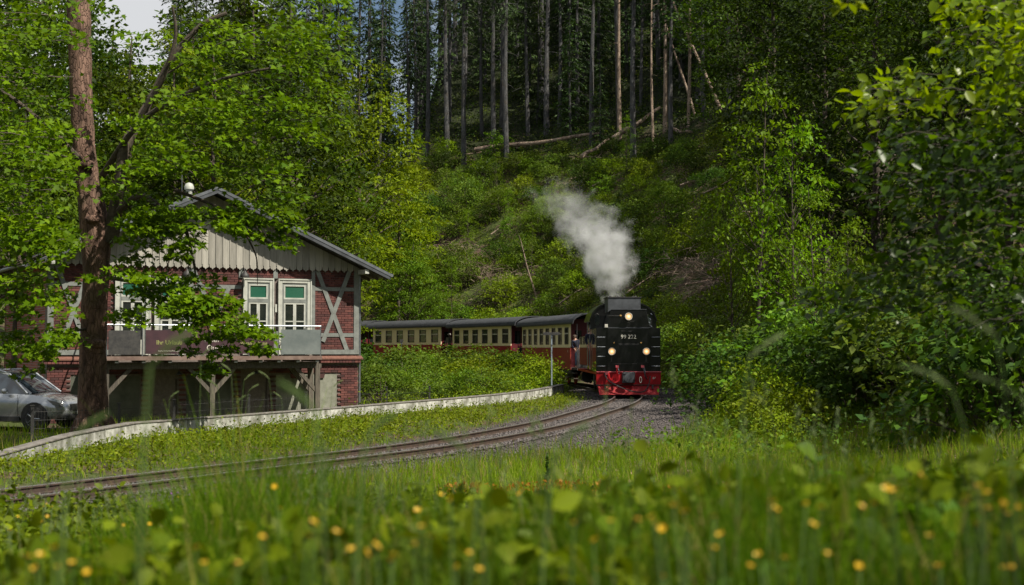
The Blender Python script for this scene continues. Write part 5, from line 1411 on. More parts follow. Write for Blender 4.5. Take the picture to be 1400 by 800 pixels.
for _ in range(400):
    if k_ >= 26: break
    px, py = random.uniform(560, 1090), random.uniform(235, 440); g = on_hill(px, py)
    if g is None or sdist([g[0]], [g[1]])[0][0] < 8: continue
    k_ += 1; ms = SAP[k_ % 2]; sc_s = random.uniform(.32, .62)
    tree('sapling', ms, (g[0], g[1], g[2] - .1), random.uniform(0, 6.28), sc_s, f'{"short" if sc_s < .45 else "tall"} thin sapling on the {region(px, py)}', 'tree', f'{"short" if sc_s < .45 else "tall"} saplings on the {region(px, py)}').scale = (sc_s * .7, sc_s * .7, sc_s * 1.1)
k_ = 0
for _ in range(300):
    if k_ >= 22: break
    px, py = random.uniform(600, 1080), random.uniform(225, 440); g = on_hill(px, py)
    if g is None or sdist([g[0]], [g[1]])[0][0] < 8: continue
    k_ += 1; a_ = random.uniform(-.5, .9); L_ = random.uniform(1.5, 4); up_ = random.uniform(-.1, .5)
    r_ = empty('dead_branch', (g[0], g[1], g[2] + .9), 0, f'pale dead branch lying on the {region(px, py)}', 'dead wood', f'dead branches on the {region(px, py)}')
    m = MB(); d_ = Vector((math.cos(a_), .3 * math.sin(a_), up_)) * L_; m.tube([(0, 0, 0), tuple(d_ * .5 + Vector((0, 0, random.gauss(0, .15)))), tuple(d_)], [.075, .055, .02], 5)
    for q_ in (.4, .6, .8): e_ = Vector((random.gauss(0, .5), random.gauss(0, .3), random.uniform(.1, .7))); m.tube([tuple(d_ * q_), tuple(d_ * q_ + e_)], [.03, .008], 4, False)
    m.build('wood', M_barepole, r_, smooth=True)
# low cover between the bushes (nobody could count it)
def cover(n, fx, size, cols, name, label, per=14, R=(.2, .5), kind_h=.35, tmpl=T_DIA):
    P = fx(n); O = unit(np.concatenate([RNG.normal(0, 1, (len(P), 2)), np.zeros((len(P), 1))], 1)); P = P.copy(); P[:, 2] += RNG.uniform(.05, kind_h, len(P))
    me = foliage_mesh(name, [spray_leaves(P, RNG.uniform(*R, len(P)), O, per, size, cols, flat=.3, jit=.7, vary=.4, updown=.3)], M_leaf, tmpl)
    return tag(link(name, me, None, 'stuff'), label, 'undergrowth')
def hill_pts(n):
    x = RNG.uniform(-45, 42, n * 4); y = RNG.uniform(62, 165, n * 4); s, _ = sdist(x, y)
    k = (s > 3.2) & (s < 60) & (np.abs(x / y + .0) < .40) & (RNG.uniform(0, 1, len(x)) < np.where(s < 34, 1.0, .35))
    gx_, gy_ = x[k], y[k]; px = 700 + F * gx_ / gy_; z = terrain(gx_, gy_); py = 475 - F * (z - CAMZ) / gy_
    hole = (((px - 625) / 44) ** 2 + ((py - 346) / 17) ** 2 < 1) | (((px - 955) / 40) ** 2 + ((py - 385) / 28) ** 2 < 1) | (((px - 685) / 34) ** 2 + ((py - 388) / 11) ** 2 < 1)
    P = np.stack([gx_, gy_, z], 1)[~hole]; return P[:n]
cover(15000, hill_pts, .20, ((.04, .085, .014), (.13, .17, .03)), 'hillside_undergrowth', 'low green brambles and saplings covering the cleared hillside', per=16, R=(.3, .75), kind_h=.6)

def wood_pts(n):
    x = RNG.uniform(-60, 85, n * 5); y = RNG.uniform(95, 210, n * 5); s, _ = sdist(x, y); k = (s > 31) & (s < 105) & (x / y > -.16) & (x / y < .33)
    return np.stack([x[k], y[k], terrain(x[k], y[k])], 1)[:n]
cover(6500, wood_pts, .26, ((.012, .032, .008), (.035, .07, .016)), 'forest_undergrowth', 'dark green undergrowth on the floor of the spruce wood', per=14, R=(.4, 1.1), kind_h=1.1)

# ---- brush piles of dead twigs
def brush(px, py, w_, h_, n, label, cols=M_barepole):
    g = on_hill(px, py); m = MB()
    for i in range(n):
        a = random.uniform(0, PI); c = Vector((random.gauss(0, w_ * .45), random.gauss(0, w_ * .3), abs(random.gauss(0, h_ * .5)) + c_z(g, w_))); L = random.uniform(.4, 1.5)
        d = Vector((math.cos(a), math.sin(a) * .6, random.gauss(0, .3))) * L / 2
        m.tube([c - d, c + Vector((0, 0, random.uniform(0, .2))), c + d], [.022, .016, .008], 3, False)
    o = m.build('brush_pile', cols, None, kind='stuff', label=label); o.location = g; o['category'] = 'brush pile'; return o
def c_z(g, w_): return random.uniform(-.1, .3)
brush(957, 383, 3.6, 1.6, 420, 'tangle of dead brown twigs on the slope right of the steam'); brush(965, 410, 2.0, 1.0, 160, 'small pile of brown twigs below the larger tangle')
brush(628, 350, 2.6, .8, 240, 'brown twigs on the bare earth patch above the coaches'); brush(660, 382, 2.4, 1.2, 240, 'grey pile of cut branches beside the bare earth patch')
brush(702, 388, 2.8, .9, 200, 'pale cut branches on the slope left of the steam'); brush(668, 425, 2.2, 1.8, 300, 'dead brown bush of twigs just above the coach roofs', M_branch)
brush(580, 392, 1.6, 1.4, 120, 'pale broken branches at the left of the slope'); brush(700, 210, 3.5, 2.0, 240, 'grey brushwood lying behind the pale stems at the wood edge', M_branch)

# ---- trees on the left behind the house and on the right bank
def ptree(ms, px, D, h_px, label, group=None, name='leafy_tree', base_h=None, dz=0, rz=None, wx=1.0):
    x = (px - 700) / F * D; g = tz1(x, D); top = at(px, h_px, D).z; s = (top - g) / base_h
    r = tree(name, ms, (x, D, g + dz), random.uniform(0, 6.28) if rz is None else rz, s, label, 'tree', group); r.scale = (s * wx, s * wx, s); return r
HDEC = [19.3, 21.8, 16.3, 19.8]
ptree(DEC[0], 490, 112, 92, 'bright yellow-green leafy tree behind the coaches right of the house roof', base_h=HDEC[0], wx=.95)
ptree(DEC[0], 545, 118, 225, 'lower bright green tree right of the tallest yellow-green one', base_h=HDEC[0])
ptree(DEC[1], 420, 100, 120, 'mid-green leafy tree behind the house ridge', base_h=HDEC[1])
ptree(DEC[0], 455, 88, 250, 'light green tree just behind the right eave of the house', base_h=HDEC[0])
ptree(DEC[2], 555, 110, 330, 'small green tree at the foot of the slope behind the far coaches', base_h=HDEC[2])
left_ = [(30, 62, 20, 1), (110, 72, -20, 3), (175, 66, 55, 1), (235, 70, 60, 0), (290, 64, 75, 1), (345, 76, 20, 3), (395, 82, 10, 1), (-30, 58, -80, 3), (60, 84, -60, 1), (330, 95, -60, 1), (20, 50, 120, 2), (-60, 70, -100, 1), (260, 90, 30, 3), (150, 92, 40, 1)]
ORD = ['first', 'second', 'third', 'fourth', 'fifth', 'sixth', 'seventh', 'eighth', 'ninth', 'tenth', 'eleventh', 'twelfth', 'thirteenth', 'fourteenth']
def nth(px, lst): return ORD[sorted(q[0] for q in lst).index(px)]
LL = ['tall mid-green leafy tree behind the house', 'tall dark green leafy tree behind the house', 'light green leafy tree behind the house', 'leaning green leafy tree behind the house']
for px, D, hy, v in left_:
    ptree(DEC[v], px, D, hy, {1: LL[0], 3: LL[1], 0: LL[2], 2: LL[3]}[v] + ', ' + nth(px, left_) + ' from left', 'leafy trees behind the house', base_h=HDEC[v])
for px, D, hy in ((300, 120, -40), (240, 118, 5), (385, 125, -60), (470, 150, -60), (330, 128, -50)):
    ptree(CON[3], px, D, hy, 'dark spruce rising above the leafy trees on the left', 'spruces above the leafy trees on the left', 'spruce_tree', base_h=22)
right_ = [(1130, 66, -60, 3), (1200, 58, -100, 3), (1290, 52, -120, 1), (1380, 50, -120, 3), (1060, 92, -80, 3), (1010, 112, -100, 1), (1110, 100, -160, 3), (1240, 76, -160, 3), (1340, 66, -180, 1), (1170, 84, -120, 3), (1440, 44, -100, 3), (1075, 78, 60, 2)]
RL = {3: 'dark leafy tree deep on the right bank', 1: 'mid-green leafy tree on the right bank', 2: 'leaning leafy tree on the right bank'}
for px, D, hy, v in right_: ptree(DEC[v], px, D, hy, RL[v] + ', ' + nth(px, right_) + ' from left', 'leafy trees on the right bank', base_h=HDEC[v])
for px, D, hy, v, lb in ((1035, 52, 98, 1, 'slender sapling with bright layered sprays right of the clearing'), (1085, 44, 170, 0, 'young leafy sapling in front of the right bank, right of the tallest one'),
                         (1120, 38, 250, 1, 'thin sapling with sparse sprays leaning over the right bank'), (1000, 60, 235, 0, 'small sapling between the clearing and the tallest one'),
                         (1160, 34, 300, 0, 'low leafy sapling left of the big dark hazel'), (1060, 58, 260, 1, 'mid-green sapling behind the low ones on the right bank')):
    ptree(SAP[v], px, D, hy, lb, base_h=(7.5, 9.5)[v], name='sapling', wx=.72)
# dark understorey on the right bank
rb = [(968, 62), (992, 57), (940, 68), (1010, 53), (1030, 50), (1005, 48), (1040, 46), (1000, 44), (1070, 42), (1030, 40), (1100, 40), (1135, 36), (1170, 34), (1210, 32), (1080, 36), (1250, 31), (1290, 30), (1335, 29), (1380, 28), (1140, 44), (1190, 40), (1240, 38), (1290, 36), (1350, 34), (1400, 33), (975, 64), (1020, 60), (1060, 54), (1110, 50), (1160, 50), (1220, 46), (1280, 44), (1340, 42), (1400, 38),
      (945, 72), (925, 78), (1430, 27), (1310, 26), (1370, 24), (1420, 23)]
for k_, (px, D) in enumerate(rb):
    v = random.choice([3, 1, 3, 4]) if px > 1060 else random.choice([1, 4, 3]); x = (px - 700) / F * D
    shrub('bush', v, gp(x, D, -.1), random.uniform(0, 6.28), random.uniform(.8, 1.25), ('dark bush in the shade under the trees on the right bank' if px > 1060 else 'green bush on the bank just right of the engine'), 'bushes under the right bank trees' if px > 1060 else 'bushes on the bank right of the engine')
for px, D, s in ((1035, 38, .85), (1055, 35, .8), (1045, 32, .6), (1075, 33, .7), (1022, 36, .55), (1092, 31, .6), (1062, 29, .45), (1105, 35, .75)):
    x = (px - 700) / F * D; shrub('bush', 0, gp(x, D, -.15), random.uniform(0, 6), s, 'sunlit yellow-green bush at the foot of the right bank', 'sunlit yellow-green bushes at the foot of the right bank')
# bushes between the low wall and the coaches
mid = [(505, 63, .9, 3), (528, 66, 1.0, 4), (552, 68, 1.05, 1), (578, 72, 1.05, 4), (520, 58, .8, 1), (600, 74, 1.0, 0), (545, 60, .75, 4), (572, 62, .8, 1), (598, 64, .85, 0), (622, 70, .9, 4), (640, 68, 1.05, 0), (660, 70, 1.1, 1), (612, 60, .65, 1), (636, 60, .7, 4), (655, 63, .8, 1), (680, 66, .85, 0), (692, 70, .9, 4), (712, 70, 1.05, 0), (728, 69, .95, 0), (725, 66, .75, 0), (700, 64, .6, 2), (675, 60, .5, 2), (742, 66, .5, 2), (498, 72, 1.3, 3), (512, 80, 1.4, 3), (590, 84, 1.0, 1), (640, 80, .9, 3), (560, 82, 1.1, 3), (755, 68, .45, 2), (535, 74, 1.2, 1), (770, 66, .4, 2), (648, 67, 1.0, 0), (738, 67.0, .9, 0), (722, 68, 1.0, 0), (555, 66, .85, 4), (525, 63, .9, 4)]
ML = ['bright yellow-green bush before the coaches above the low wall', 'mid-green leafy bush before the coaches above the low wall', 'small green bush near the end of the low wall', 'dark green bush between the house corner and the coaches', 'upright green bush before the coaches above the low wall']
for px, D, s, v in mid:
    x = (px - 700) / F * D; shrub('bush', v, gp(x, D, -.1), random.uniform(0, 6.28), s, ML[v], ML[v].replace('bush', 'bushes', 1), sz=random.uniform(.45, .95) * (.85 if px < 630 else (1.15 if px > 715 and s > .8 else .95)))

# ---- the big maple in front of the house
def px_sprays(spec):
    """spec rows: px, py, spread x, spread y, D0, D1, count, r0, r1 -> centres, radii."""
    C, R = [], []
    for px, py, sx, sy, d0, d1, n, r0, r1 in spec:
        for _ in range(n):
            D = random.uniform(d0, d1); p = at(px + random.uniform(-sx, sx), py + random.uniform(-sy, sy), D); C.append(p[:]); R.append(random.uniform(r0, r1))
    return np.array(C), np.array(R)
TX, TY = -10.85, 37.0; TG = tz1(TX, TY)
tr_pts = [(128, 590), (127, 540), (127, 480), (129, 420), (133, 360), (131, 310), (121, 260), (114, 200), (111, 130), (109, 60), (108, 0), (106, -80), (104, -180)]
tw = [24, 19.5, 18, 17.5, 18, 22, 16.5, 15, 15, 16, 16.5, 14, 11]
MP = [at(a, b, TY) for a, b in tr_pts]; base = Vector((MP[0].x, TY, TG))
maple = empty('maple_tree', base, 0, 'big maple with rough reddish trunk and leafy boughs hanging before the house', 'tree')
m = MB(); m.tube([p - base for p in MP], [w_ / F * TY for w_ in tw], 16)
for k_ in range(9):
    a = 2 * PI * k_ / 9 + .3; m.tube([(.30 * math.cos(a), .30 * math.sin(a), .75), (.52 * math.cos(a), .52 * math.sin(a), .12), (.85 * math.cos(a), .85 * math.sin(a), -.3)], [.16, .16, .08], 6)
for a, b, w_ in ((127, 300, 6), (118, 225, 5), (133, 470, 5)): p = at(a, b, TY - .3) - base; m.lathe([(w_ / F * TY * 1.6, -.12), (w_ / F * TY * 2.2, 0), (w_ / F * TY * 1.6, .12)], p, 8)
tk = m.build('trunk', M_bark, maple, smooth=True)
sb = tk.modifiers.new('sub', 'SUBSURF'); sb.levels = sb.render_levels = 2
tx_ = bpy.data.textures.new('bark_lumps', 'CLOUDS'); tx_.noise_scale = .22
dm = tk.modifiers.new('lumps', 'DISPLACE'); dm.texture = tx_; dm.strength = .10; dm.mid_level = .5
def bough(pp, r0, r1, D=None, parent=maple, name='bough'):
    P = catmull([pp[0]] + pp + [pp[-1]], 6) if len(pp) > 2 else np.array(pp)
    P = [at(a, b, d) - base for a, b, d in P]; n = len(P)
    m = MB(); m.tube(P, [r0 + (r1 - r0) * i / (n - 1) for i in range(n)], 8); return m.build(name, M_branch, parent, smooth=True)
bough([(150, 330, 37), (160, 280, 36.8), (166, 240, 36.6), (172, 200, 36.6), (190, 165, 36.8), (210, 130, 37), (235, 80, 37), (275, 35, 37), (310, 18, 37)], .22, .05)
bough([(190, 165, 36.8), (225, 100, 36.4), (240, 50, 36.2), (236, 10, 36)], .08, .03)
bough([(152, 300, 37), (190, 268, 36), (225, 288, 35.2), (250, 305, 35), (263, 350, 34.8), (268, 380, 34.6)], .10, .02)
bough([(225, 288, 35.2), (300, 300, 34.6), (350, 325, 34.2), (410, 345, 34)], .06, .015)
bough([(240, 260, 35.6), (290, 280, 35), (340, 305, 34.5), (380, 335, 34.3)], .05, .012)
bough([(150, 380, 36.8), (200, 390, 35.4), (260, 410, 34), (330, 430, 33)], .05, .012)
bough([(140, 240, 37), (200, 160, 36), (300, 110, 35), (390, 90, 34.5)], .09, .02)
bough([(120, 230, 37), (70, 180, 36), (10, 130, 35.4), (-60, 100, 35)], .10, .03)
bough([(120, 330, 37), (80, 340, 36), (30, 360, 35), (-40, 370, 34)], .08, .02)
bough([(118, 450, 36.8), (90, 455, 35.6), (50, 470, 34.6)], .04, .012)
for (a, b, c) in (((260, 305, 35), (230, 360, 34.8), (238, 420, 34.6)), ((330, 310, 34.5), (350, 350, 34.3), (352, 390, 34.2)), ((260, 410, 34), (285, 450, 33.8), (290, 510, 33.7)), ((230, 100, 36.4), (300, 60, 36), (380, 30, 35.5)), ((300, 110, 35), (360, 150, 34.8), (410, 200, 34.5))):
    bough([a, b, c], .028, .007)
spec = [ # upper canopy
 (330, 95, 120, 70, 33, 38, 90, .45, .95), (400, 40, 60, 50, 33, 38, 38, .45, .9), (220, 60, 60, 45, 34, 39, 22, .4, .8), (390, 150, 60, 45, 32.5, 36, 40, .4, .85), (280, 170, 110, 40, 33, 37, 58, .45, .85),
 (420, 200, 40, 30, 33, 36, 12, .35, .6), (230, 215, 90, 30, 32.5, 36, 42, .4, .8), (330, 245, 90, 28, 32.5, 35.5, 40, .35, .7), (210, 255, 60, 30, 33, 36, 22, .4, .7),
 # hanging over the gable
 (270, 296, 75, 24, 33, 35.5, 60, .28, .55), (360, 296, 55, 18, 33, 35, 34, .25, .5), (395, 322, 30, 18, 33, 35, 12, .2, .4), (205, 320, 40, 34, 33, 35.5, 40, .28, .5), (255, 345, 20, 18, 33, 35, 10, .2, .35), (420, 298, 18, 10, 33, 34.5, 6, .2, .4),
 # before the balcony
 (185, 385, 34, 18, 32.5, 35, 20, .28, .5), (235, 400, 50, 24, 32, 34.5, 38, .25, .55), (290, 430, 50, 26, 32, 34, 36, .25, .5), (340, 450, 26, 20, 32, 33.6, 12, .2, .4), (175, 440, 26, 24, 33, 35, 12, .2, .4), (290, 480, 36, 20, 32.4, 34, 10, .18, .36), (355, 478, 12, 10, 32.2, 33.4, 4, .15, .28), (292, 512, 20, 12, 33, 34, 5, .15, .3),
 # left mass
 (40, 120, 75, 90, 32, 38, 100, .5, 1.0), (20, 260, 60, 80, 31, 36, 80, .45, .95), (60, 350, 55, 40, 31, 35.5, 46, .35, .7), (60, 430, 55, 42, 31, 35, 38, .3, .6), (20, 480, 36, 30, 31, 34, 16, .25, .5), (105, 400, 30, 40, 32, 35.4, 16, .25, .45), (120, 505, 16, 16, 33, 35.6, 6, .18, .3), (-50, 200, 50, 180, 31, 37, 70, .5, 1.0), (150, 190, 30, 30, 34, 36, 8, .3, .5), (60, 20, 80, 40, 33, 38, 50, .5, .9), (75, 480, 30, 16, 31.5, 34, 10, .2, .4)]
C, R = px_sprays([(a, b, c, d, e, f, max(3, int(n * (.40 if b < 240 and a > 150 else .56))), r0, r1) for a, b, c, d, e, f, n, r0, r1 in spec])
pxs = 700 + F * C[:, 0] / C[:, 1]; zed = C[:, 2]
pys = 475 - F * (zed - CAMZ) / C[:, 1]
keep = ~((np.abs(pxs - 295) < 62) & (np.abs(pys - 262) < 26) & (RNG.uniform(0, 1, len(C)) < .9)) & ~((np.abs(pxs - 470) < 70) & (pys > 215)) & ~((np.abs(pxs - 125 - .0 * zed) < 26 + R * 22) & (RNG.uniform(0, 1, len(C)) < .86)); C, R = C[keep], R[keep]
O = unit(np.stack([C[:, 0] - TX, C[:, 1] - TY, np.zeros(len(C))], 1))
sets = spray_leaves(C - np.array(base[:]), R, O, 46, .15, G_MAPLE, flat=.12, droop=.30, jit=.42, updown=.12)
link('crown', foliage_mesh('crown', [sets], M_leaf, T_MAPLE), maple)
tw_ = MB()
for i in RNG.permutation(len(C))[:420]:
    c = Vector(C[i]) - base; o = Vector(O[i]); r_ = R[i]
    tw_.tube([c - o * r_ * 1.0 + Vector((0, 0, .05)), c, c + o * r_ * .8 - Vector((0, 0, .12 * r_))], [.016, .011, .004], 3, False)
tw_.build('twigs', M_branch, maple, kind='stuff')

# ---- the big-leaved hazel hanging in from the right
HX, HY = 7.4, 15.5
hz_base = Vector(gp(HX, HY))
hazel = empty('hazel_tree', hz_base, 0, 'large broad-leaved hazel hanging in from the right edge, its top leaves sunlit', 'tree')
for pts in ([(0, 0, -.3), (-.2, -.1, 2.2), (-.7, -.4, 4.0), (-1.3, -.8, 5.2)], [(0.1, 0, -.3), (.1, .2, 2.5), (-.3, .3, 4.8), (-.9, 0, 7)], [(0, 0, 1.6), (-1.2, 1.0, 3.0), (-2.4, .9, 3.4), (-3.2, .6, 3.2)], [(0, .1, .8), (-1.5, .6, 2.1), (-2.7, .5, 2.5), (-3.3, .2, 2.3)], [(.1, -.1, .5), (.6, -.8, 3.0), (.4, -1.6, 5.2)], [(-.2, 0, 1.2), (-1.2, -.8, 1.8), (-2.4, -1.0, 1.7)]):
    P = catmull([pts[0]] + pts + [pts[-1]], 5); m = MB(); m.tube([tuple(p) for p in P], [.07 * (1 - .9 * i / (len(P) - 1)) for i in range(len(P))], 8); m.build('stem', M_twig, hazel, smooth=True)
def poly_sprays(n, poly, d0, d1, r0, r1):
    C, R = [], []
    def inside(x, y):
        c = False; j_ = len(poly) - 1
        for i_ in range(len(poly)):
            xi, yi = poly[i_]; xj, yj = poly[j_]
            if (yi > y) != (yj > y) and x < (xj - xi) * (y - yi) / (yj - yi) + xi: c = not c
            j_ = i_
        return c
    xs = [p[0] for p in poly]; ys = [p[1] for p in poly]
    while len(C) < n:
        x, y = random.uniform(min(xs), max(xs)), random.uniform(min(ys), max(ys))
        if inside(x, y): C.append(at(x, y, random.uniform(d0, d1))[:]); R.append(random.uniform(r0, r1))
    return np.array(C), np.array(R)
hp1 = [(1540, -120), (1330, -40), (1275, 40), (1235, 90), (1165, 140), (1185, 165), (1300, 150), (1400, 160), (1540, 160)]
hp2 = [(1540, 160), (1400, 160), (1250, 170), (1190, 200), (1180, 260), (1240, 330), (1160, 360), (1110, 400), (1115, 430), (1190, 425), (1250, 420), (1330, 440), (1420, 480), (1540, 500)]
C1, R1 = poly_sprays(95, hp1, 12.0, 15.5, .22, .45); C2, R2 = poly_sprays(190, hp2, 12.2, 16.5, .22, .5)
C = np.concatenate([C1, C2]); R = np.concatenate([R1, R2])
O = unit(np.stack([C[:, 0] - HX, C[:, 1] - HY, np.zeros(len(C))], 1))
nA = len(C1); hb = np.array(hz_base[:])
sets = [spray_leaves(C[:nA] - hb, R[:nA], O[:nA], 20, .118, ((.06, .14, .010), (.17, .25, .014)), flat=.22, droop=.5, jit=.5, updown=.2), spray_leaves(C[nA:] - hb, R[nA:], O[nA:], 19, .112, ((.012, .040, .007), (.05, .10, .010)), flat=.22, droop=.5, jit=.5, updown=.2)]  # sun on the upper sprays and shade below are put into the leaf colours
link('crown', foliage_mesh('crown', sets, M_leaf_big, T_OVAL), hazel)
tw_ = MB()
for i in range(0, len(C), 1):
    c = Vector(C[i]) - hz_base; o = Vector(O[i]); r_ = R[i]
    tw_.tube([c - o * r_ * 1.3 - Vector((0, 0, .0)), c, c + o * r_ * .9 - Vector((0, 0, .25 * r_))], [.006, .0045, .002], 3, False)
tw_.build('twigs', M_twig, hazel, kind='stuff')
# a twig of another tree dipping into the top of the frame
C = np.array([at(1158, 4, 9)[:], at(1165, -30, 9)[:], at(1150, -60, 9.2)[:]]); O = np.array([(0, -1, 0)] * 3, float)
tb = empty('overhanging_twig', C[2], 0, 'small leafy twig dipping into the top edge of the picture, right of centre', 'twig')
link('leaves', foliage_mesh('leaves', [spray_leaves(C - C[2], np.array([.07, .12, .2]), O, 9, .085, G_BRIGHT, droop=.6)], M_leaf_big, T_OVAL), tb)
m = MB(); m.tube([(0, 0, .8), (0, 0, .3), tuple(C[1] - C[2]), tuple(C[0] - C[2])], [.012, .01, .006, .003], 5); m.build('stalk', M_branch, tb)
# unseen trees added outside the frame; their crowns shade the near meadow and right bank
for x, y, v, s in ((0, -9, 0, .7), (8, -3, 3, .62), (15, -2, 1, .7), (10.5, 1.5, 3, .5), (9.2, 6.2, 3, .46), (11.2, 9.0, 3, .52), (13.5, 12.0, 3, .58), (16.5, 16, 3, .60), (18.5, 21, 3, .80), (23, 27, 3, .9), (26, 36, 3, .9), (28, 43, 1, .9), (24, 18, 3, 1.1), (28, 48, 3, 1.0), (26, 24, 1, 1.1)):
    tree('leafy_tree', DEC[v], gp(x, y, -.2), random.uniform(0, 6.28), s, 'unseen leafy tree added outside the picture to cast shade', 'tree', 'unseen trees added for shade')

# ------------------------------------------------------------------ grass
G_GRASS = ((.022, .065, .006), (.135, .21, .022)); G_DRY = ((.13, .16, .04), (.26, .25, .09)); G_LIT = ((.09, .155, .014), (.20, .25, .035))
def blades(P, h, wd, cols, name, label, bend=.45, cat='grass', dry=.08):
    n = len(P); a = RNG.uniform(0, 2 * PI, n); H = RNG.uniform(h[0], h[1], n) if not hasattr(h[0], '__len__') else RNG.uniform(h[0], h[1])
    W_ = wd * RNG.uniform(.6, 1.3, n); b = RNG.uniform(.1, 1, n) * bend * H; d = np.stack([np.cos(a), np.sin(a), np.zeros(n)], 1)
    f = RNG.uniform(0, 2 * PI, n); s = np.stack([np.cos(f), np.sin(f), np.zeros(n)], 1)
    up = np.array([0, 0, 1.0])
    p1 = P + up * (H * .52)[:, None] + d * (b * .28)[:, None]; p2 = P + up * (H * .95)[:, None] + d * b[:, None]
    w_ = W_[:, None]
    V = np.stack([P - s * w_ * .5, P + s * w_ * .5, p1 - s * w_ * .45, p1 + s * w_ * .45, p2 - s * w_ * .08, p2 + s * w_ * .08], 1)
    Fc = np.array([(0, 1, 3, 2), (2, 3, 5, 4)])[None] + 6 * np.arange(n)[:, None, None]
    t = RNG.beta(2, 2, n)[:, None]; c = np.array(cols[0]) * (1 - t) + np.array(cols[1]) * t
    k = RNG.uniform(0, 1, n) < dry; c[k] = np.array((.24, .20, .08)) * RNG.uniform(.7, 1.2, (k.sum(), 1))
    # patches of fresher and duller growth
    c = c * (1 + .28 * wob(P[:, 0], P[:, 1], 1.1) + .18 * wob(P[:, 1], P[:, 0], 4.3))[:, None]
    me = npmesh(name, V.reshape(-1, 3), Fc.reshape(-1, 4), M_grass, np.repeat(c, 2, 0))
    return tag(link(name, me, None, 'stuff'), label, cat)
def scatter(n, y0, y1, cond, margin=.43, pw=1.0):
    y = y0 + (y1 - y0) * RNG.uniform(0, 1, n) ** pw; x = RNG.uniform(-1, 1, n) * (margin * y + .4); s, _ = sdist(x, y)
    k = cond(x, y, s); x, y = x[k], y[k]; return np.stack([x, y, terrain(x, y) - .01], 1)
def wall_side(x, y):
    wy = np.array([p[1] for p in wr2]); wx = np.array([p[0] for p in wr2]); return x - np.interp(y, wy, wx)
P = scatter(170000, 3.3, 17, lambda x, y, s: s > 1.7, pw=1.15)
AN = P[:, 0] / P[:, 1]; TALL = 1 + 1.35 * np.exp(-((AN + .175) / .085) ** 2) * sst(5, 8, P[:, 1]) * (1 - sst(12, 16, P[:, 1])) + .15 * np.exp(-((AN - .19) / .06) ** 2)
TALL *= .75 + .5 * RNG.uniform(0, 1, len(P)) ** 2
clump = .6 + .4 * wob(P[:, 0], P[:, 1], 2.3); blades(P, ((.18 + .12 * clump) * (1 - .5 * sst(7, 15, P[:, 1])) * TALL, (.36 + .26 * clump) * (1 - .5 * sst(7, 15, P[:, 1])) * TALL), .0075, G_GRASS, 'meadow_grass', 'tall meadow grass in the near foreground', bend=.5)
P = scatter(85000, 15, 34, lambda x, y, s: (s > 1.55) & (s < 14) & (RNG.uniform(0, 1, len(x)) < np.where((s < 4.4) & (y > 27), .04, np.where(s < 3.2, .35, 1.0))))
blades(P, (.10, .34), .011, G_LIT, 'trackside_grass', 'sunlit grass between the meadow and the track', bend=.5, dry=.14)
P = scatter(60000, 32, 60, lambda x, y, s: (s > 3.9) & (s < 12) & (RNG.uniform(0, 1, len(x)) < .55))
blades(P, (.15, .5), .018, G_LIT, 'bank_grass', 'grass at the foot of the right bank', bend=.5, dry=.12)
P = scatter(110000, 15, 66, lambda x, y, s: (s < -1.35) & (wall_side(x, y) > .18) & (RNG.uniform(0, 1, len(x)) < np.clip((-s - 1.2) / 1.6, .12, 1)))
P = P[(wall_side(P[:, 0], P[:, 1]) > .5) | (RNG.uniform(0, 1, len(P)) < .45)]
blades(P, (.05, .20), .016, G_LIT, 'verge_grass', 'short grass and weeds between the track and the low wall', bend=.7, dry=.16)
P = scatter(70000, 20, 75, lambda x, y, s: (wall_side(x, y) < -.16) & (wall_side(x, y) > -9) & (s < -2) & ~((((x - HA.x) * HN.x + (y - HA.y) * HN.y) < 1.9) & (x < -5.2) & (y > 40)), margin=.47)
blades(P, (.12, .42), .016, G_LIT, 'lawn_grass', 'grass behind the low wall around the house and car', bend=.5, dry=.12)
# low herbs
def herb_pts(y0, y1, cond):
    def f(n):
        P = scatter(n * 5, y0, y1, cond); return P[:n]
    return f
cover(5600, herb_pts(3.6, 16, lambda x, y, s: (s > 2.2) & (wob(x, y, 1.6) > -.45)), .085, ((.03, .085, .008), (.17, .25, .025)), 'meadow_herbs', 'broad-leaved herbs mixed into the foreground meadow', per=10, R=(.06, .20), kind_h=.46, tmpl=T_OVAL)
cover(3600, herb_pts(20, 64, lambda x, y, s: (s < -1.9) & (wall_side(x, y) > .2) & (RNG.uniform(0, 1, len(x)) < np.clip(wall_side(x, y) / 1.2, .06, 1))), .075, G_BRIGHT, 'verge_weeds', 'low leafy weeds between the track and the wall', per=14, R=(.10, .30), kind_h=.16)
cover(900, herb_pts(24, 60, lambda x, y, s: (s > 4.5) & (s < 14)), .10, G_BUSH, 'bank_herbs', 'leafy herbs on the foot of the right bank', per=16, R=(.2, .5), kind_h=.5)
cover(800, herb_pts(24, 64, lambda x, y, s: (wall_side(x, y) < -.2) & (wall_side(x, y) > -5) & (y > 48) & (s < -2)), .11, G_BRIGHT, 'wall_herbs', 'leafy herbs behind the far part of the low wall', per=16, R=(.2, .5), kind_h=.6)
# dead leaves on the right bank
def litter_pts(n): return scatter(n * 4, 18, 60, lambda x, y, s: (s > 4.8) & (s < 18) & (wob(x, y, .9) > -.5))[:n]
P = litter_pts(14000); n = len(P)
P[:, 2] += .02; tt = RNG.uniform(0, 1, n)[:, None]
V, Fc, q = leaf_arrays(P, RNG.normal(0, 1, (n, 3)) * [1, 1, .2], np.array([0, 0, 1.0]) + RNG.normal(0, .35, (n, 3)), RNG.uniform(.05, .11, n), T_DIA)
tag(link('fallen_leaves', npmesh('fallen_leaves', V, Fc, M_piece, np.repeat(np.array((.10, .06, .035)) * (1 - tt) + np.array((.30, .20, .13)) * tt, q, 0)), None, 'stuff'), 'brown dead leaves lying on the right bank', 'leaf litter')
